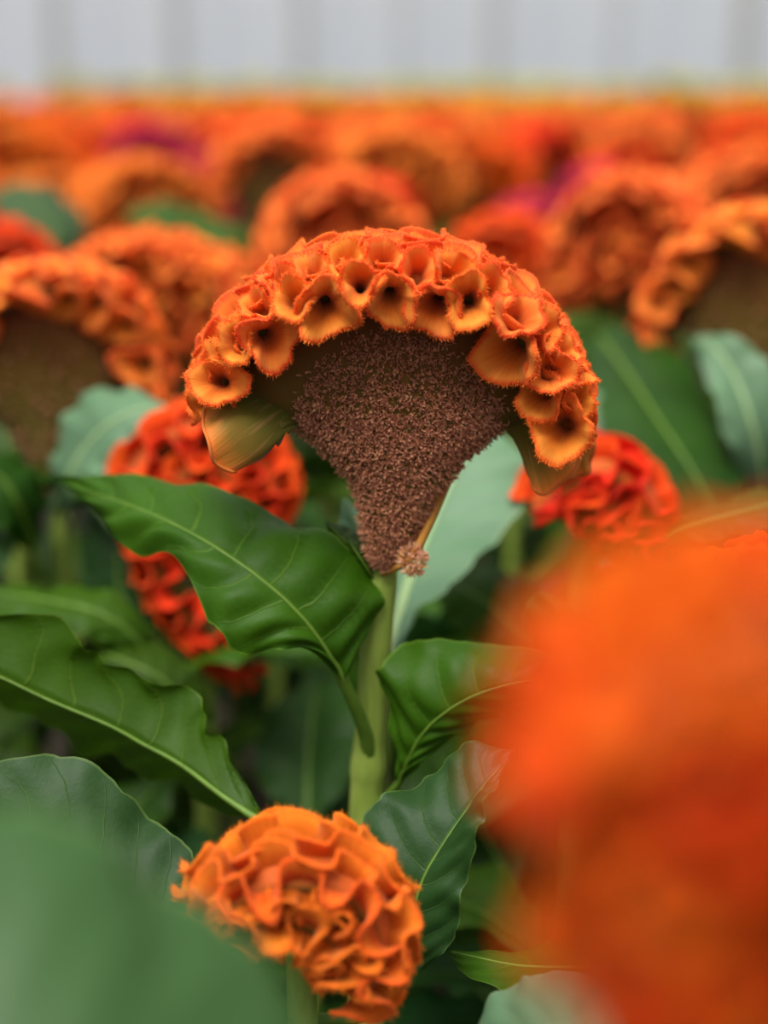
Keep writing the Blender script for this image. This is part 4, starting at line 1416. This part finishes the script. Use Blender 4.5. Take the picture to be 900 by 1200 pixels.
def cheap_geo(st):
    g_ = Geo()
    for f in st.frills:
        g_.add_geo(f, None, 0)
    g_.add_geo(st.arch.core(0.95, 10, 8), None, 1)
    for k in range(5):
        a_ = k * 2.4
        d = np.array([math.cos(a_), math.sin(a_), 0])
        s_ = np.array([-d[1], d[0], 0]) * 0.026
        z = 0.25 + 0.03 * k
        p0, p1, p2 = np.array([0, 0, z]), d * 0.06 + [0, 0, z + 0.03], d * 0.12 + [0, 0, z]
        g_.add([p0, p1 + s_, p2, p1 - s_], [(0, 1, 2, 3)], None, [(0, 0, 0), (.5, .9, 0), (1, 0, 0), (.5, -.9, 0)], 3)
    g_.add_geo(tube_geo(stem_path((0, 0, 0.36), (0, 0, -0.02), 4), np.full(4, 0.005), 5), None, 2)
    return g_


cheap = [cheap_geo(s) for s in SS]
taken = [(o.location.x, o.location.y) for o in COL.objects if o.parent is None and o.type == 'EMPTY' and o.location.y > 1.0]
frng = np.random.default_rng(9)
cells = []
y = 1.18
row = 0
while y < 9.3:
    half = 0.25 * y + 0.5
    x = -half + (0.08 if row % 2 else 0)
    while x < half:
        cells.append((x + frng.uniform(-0.03, 0.03), y + frng.uniform(-0.035, 0.035)))
        x += 0.155
    y += 0.165 if y < 4 else 0.19
    row += 1
FLG = 'orange cockscombs in the rows running back to the greenhouse wall'
FLL = 'out-of-focus orange cockscomb in the crowded rows running back to the greenhouse wall'
far_o, n_ind = Geo(), 0
far_y = Geo()
for x, y in cells:
    if any((x - a) ** 2 + (y - b) ** 2 < 0.0135 for a, b in taken):
        continue
    vis = abs(x) < 0.25 * y + 0.06
    top = CAM_Z - 0.043 + frng.normal(0, 0.012) - (0.02 if y < 1.9 else 0)
    sc = top / TOP
    rz = frng.uniform(-0.9, 0.9)
    k = int(frng.integers(0, 3))
    if vis and n_ind < 285:
        hue = int(frng.integers(0, 4))
        o = link('cockscomb_plant', FM[('frill', 'frill_bright', 'frill', 'frill_red')[hue]][k], None, (x, y, 0))
        o.rotation_euler = (0, 0, rz)
        o.scale = (sc,) * 3
        tag(o, FLL.replace('orange', ('orange', 'vivid orange', 'orange', 'red-orange')[hue]), 'flower', FLG)
        n_ind += 1
    else:
        far = y > 8.0 and x > -1.6 + frng.uniform(-0.5, 0.5)
        if far:
            sc *= 1.19
        xf = np.array(Matrix.LocRotScale(Vector((x, y, 0)), Euler((0, 0, rz)), Vector((sc,) * 3)))
        (far_y if far else far_o).add_geo(cheap[k % 2], xf)
print('individual far plants', n_ind)
o = link('far_cockscombs', far_o.mesh('far_cockscombs', [M['frill'], M['fan'], M['stem'], M['leaf']]))
tag(o, 'sea of distant orange cockscombs blurred into one band', 'flowers', kind='stuff')
o = link('far_yellow_cockscombs', far_y.mesh('far_yellow_cockscombs', [M['frill_yellow'], M['fan'], M['stem'], M['leaf']]))
tag(o, 'thin band of distant yellow-green flowers along the foot of the greenhouse wall', 'flowers', kind='stuff')
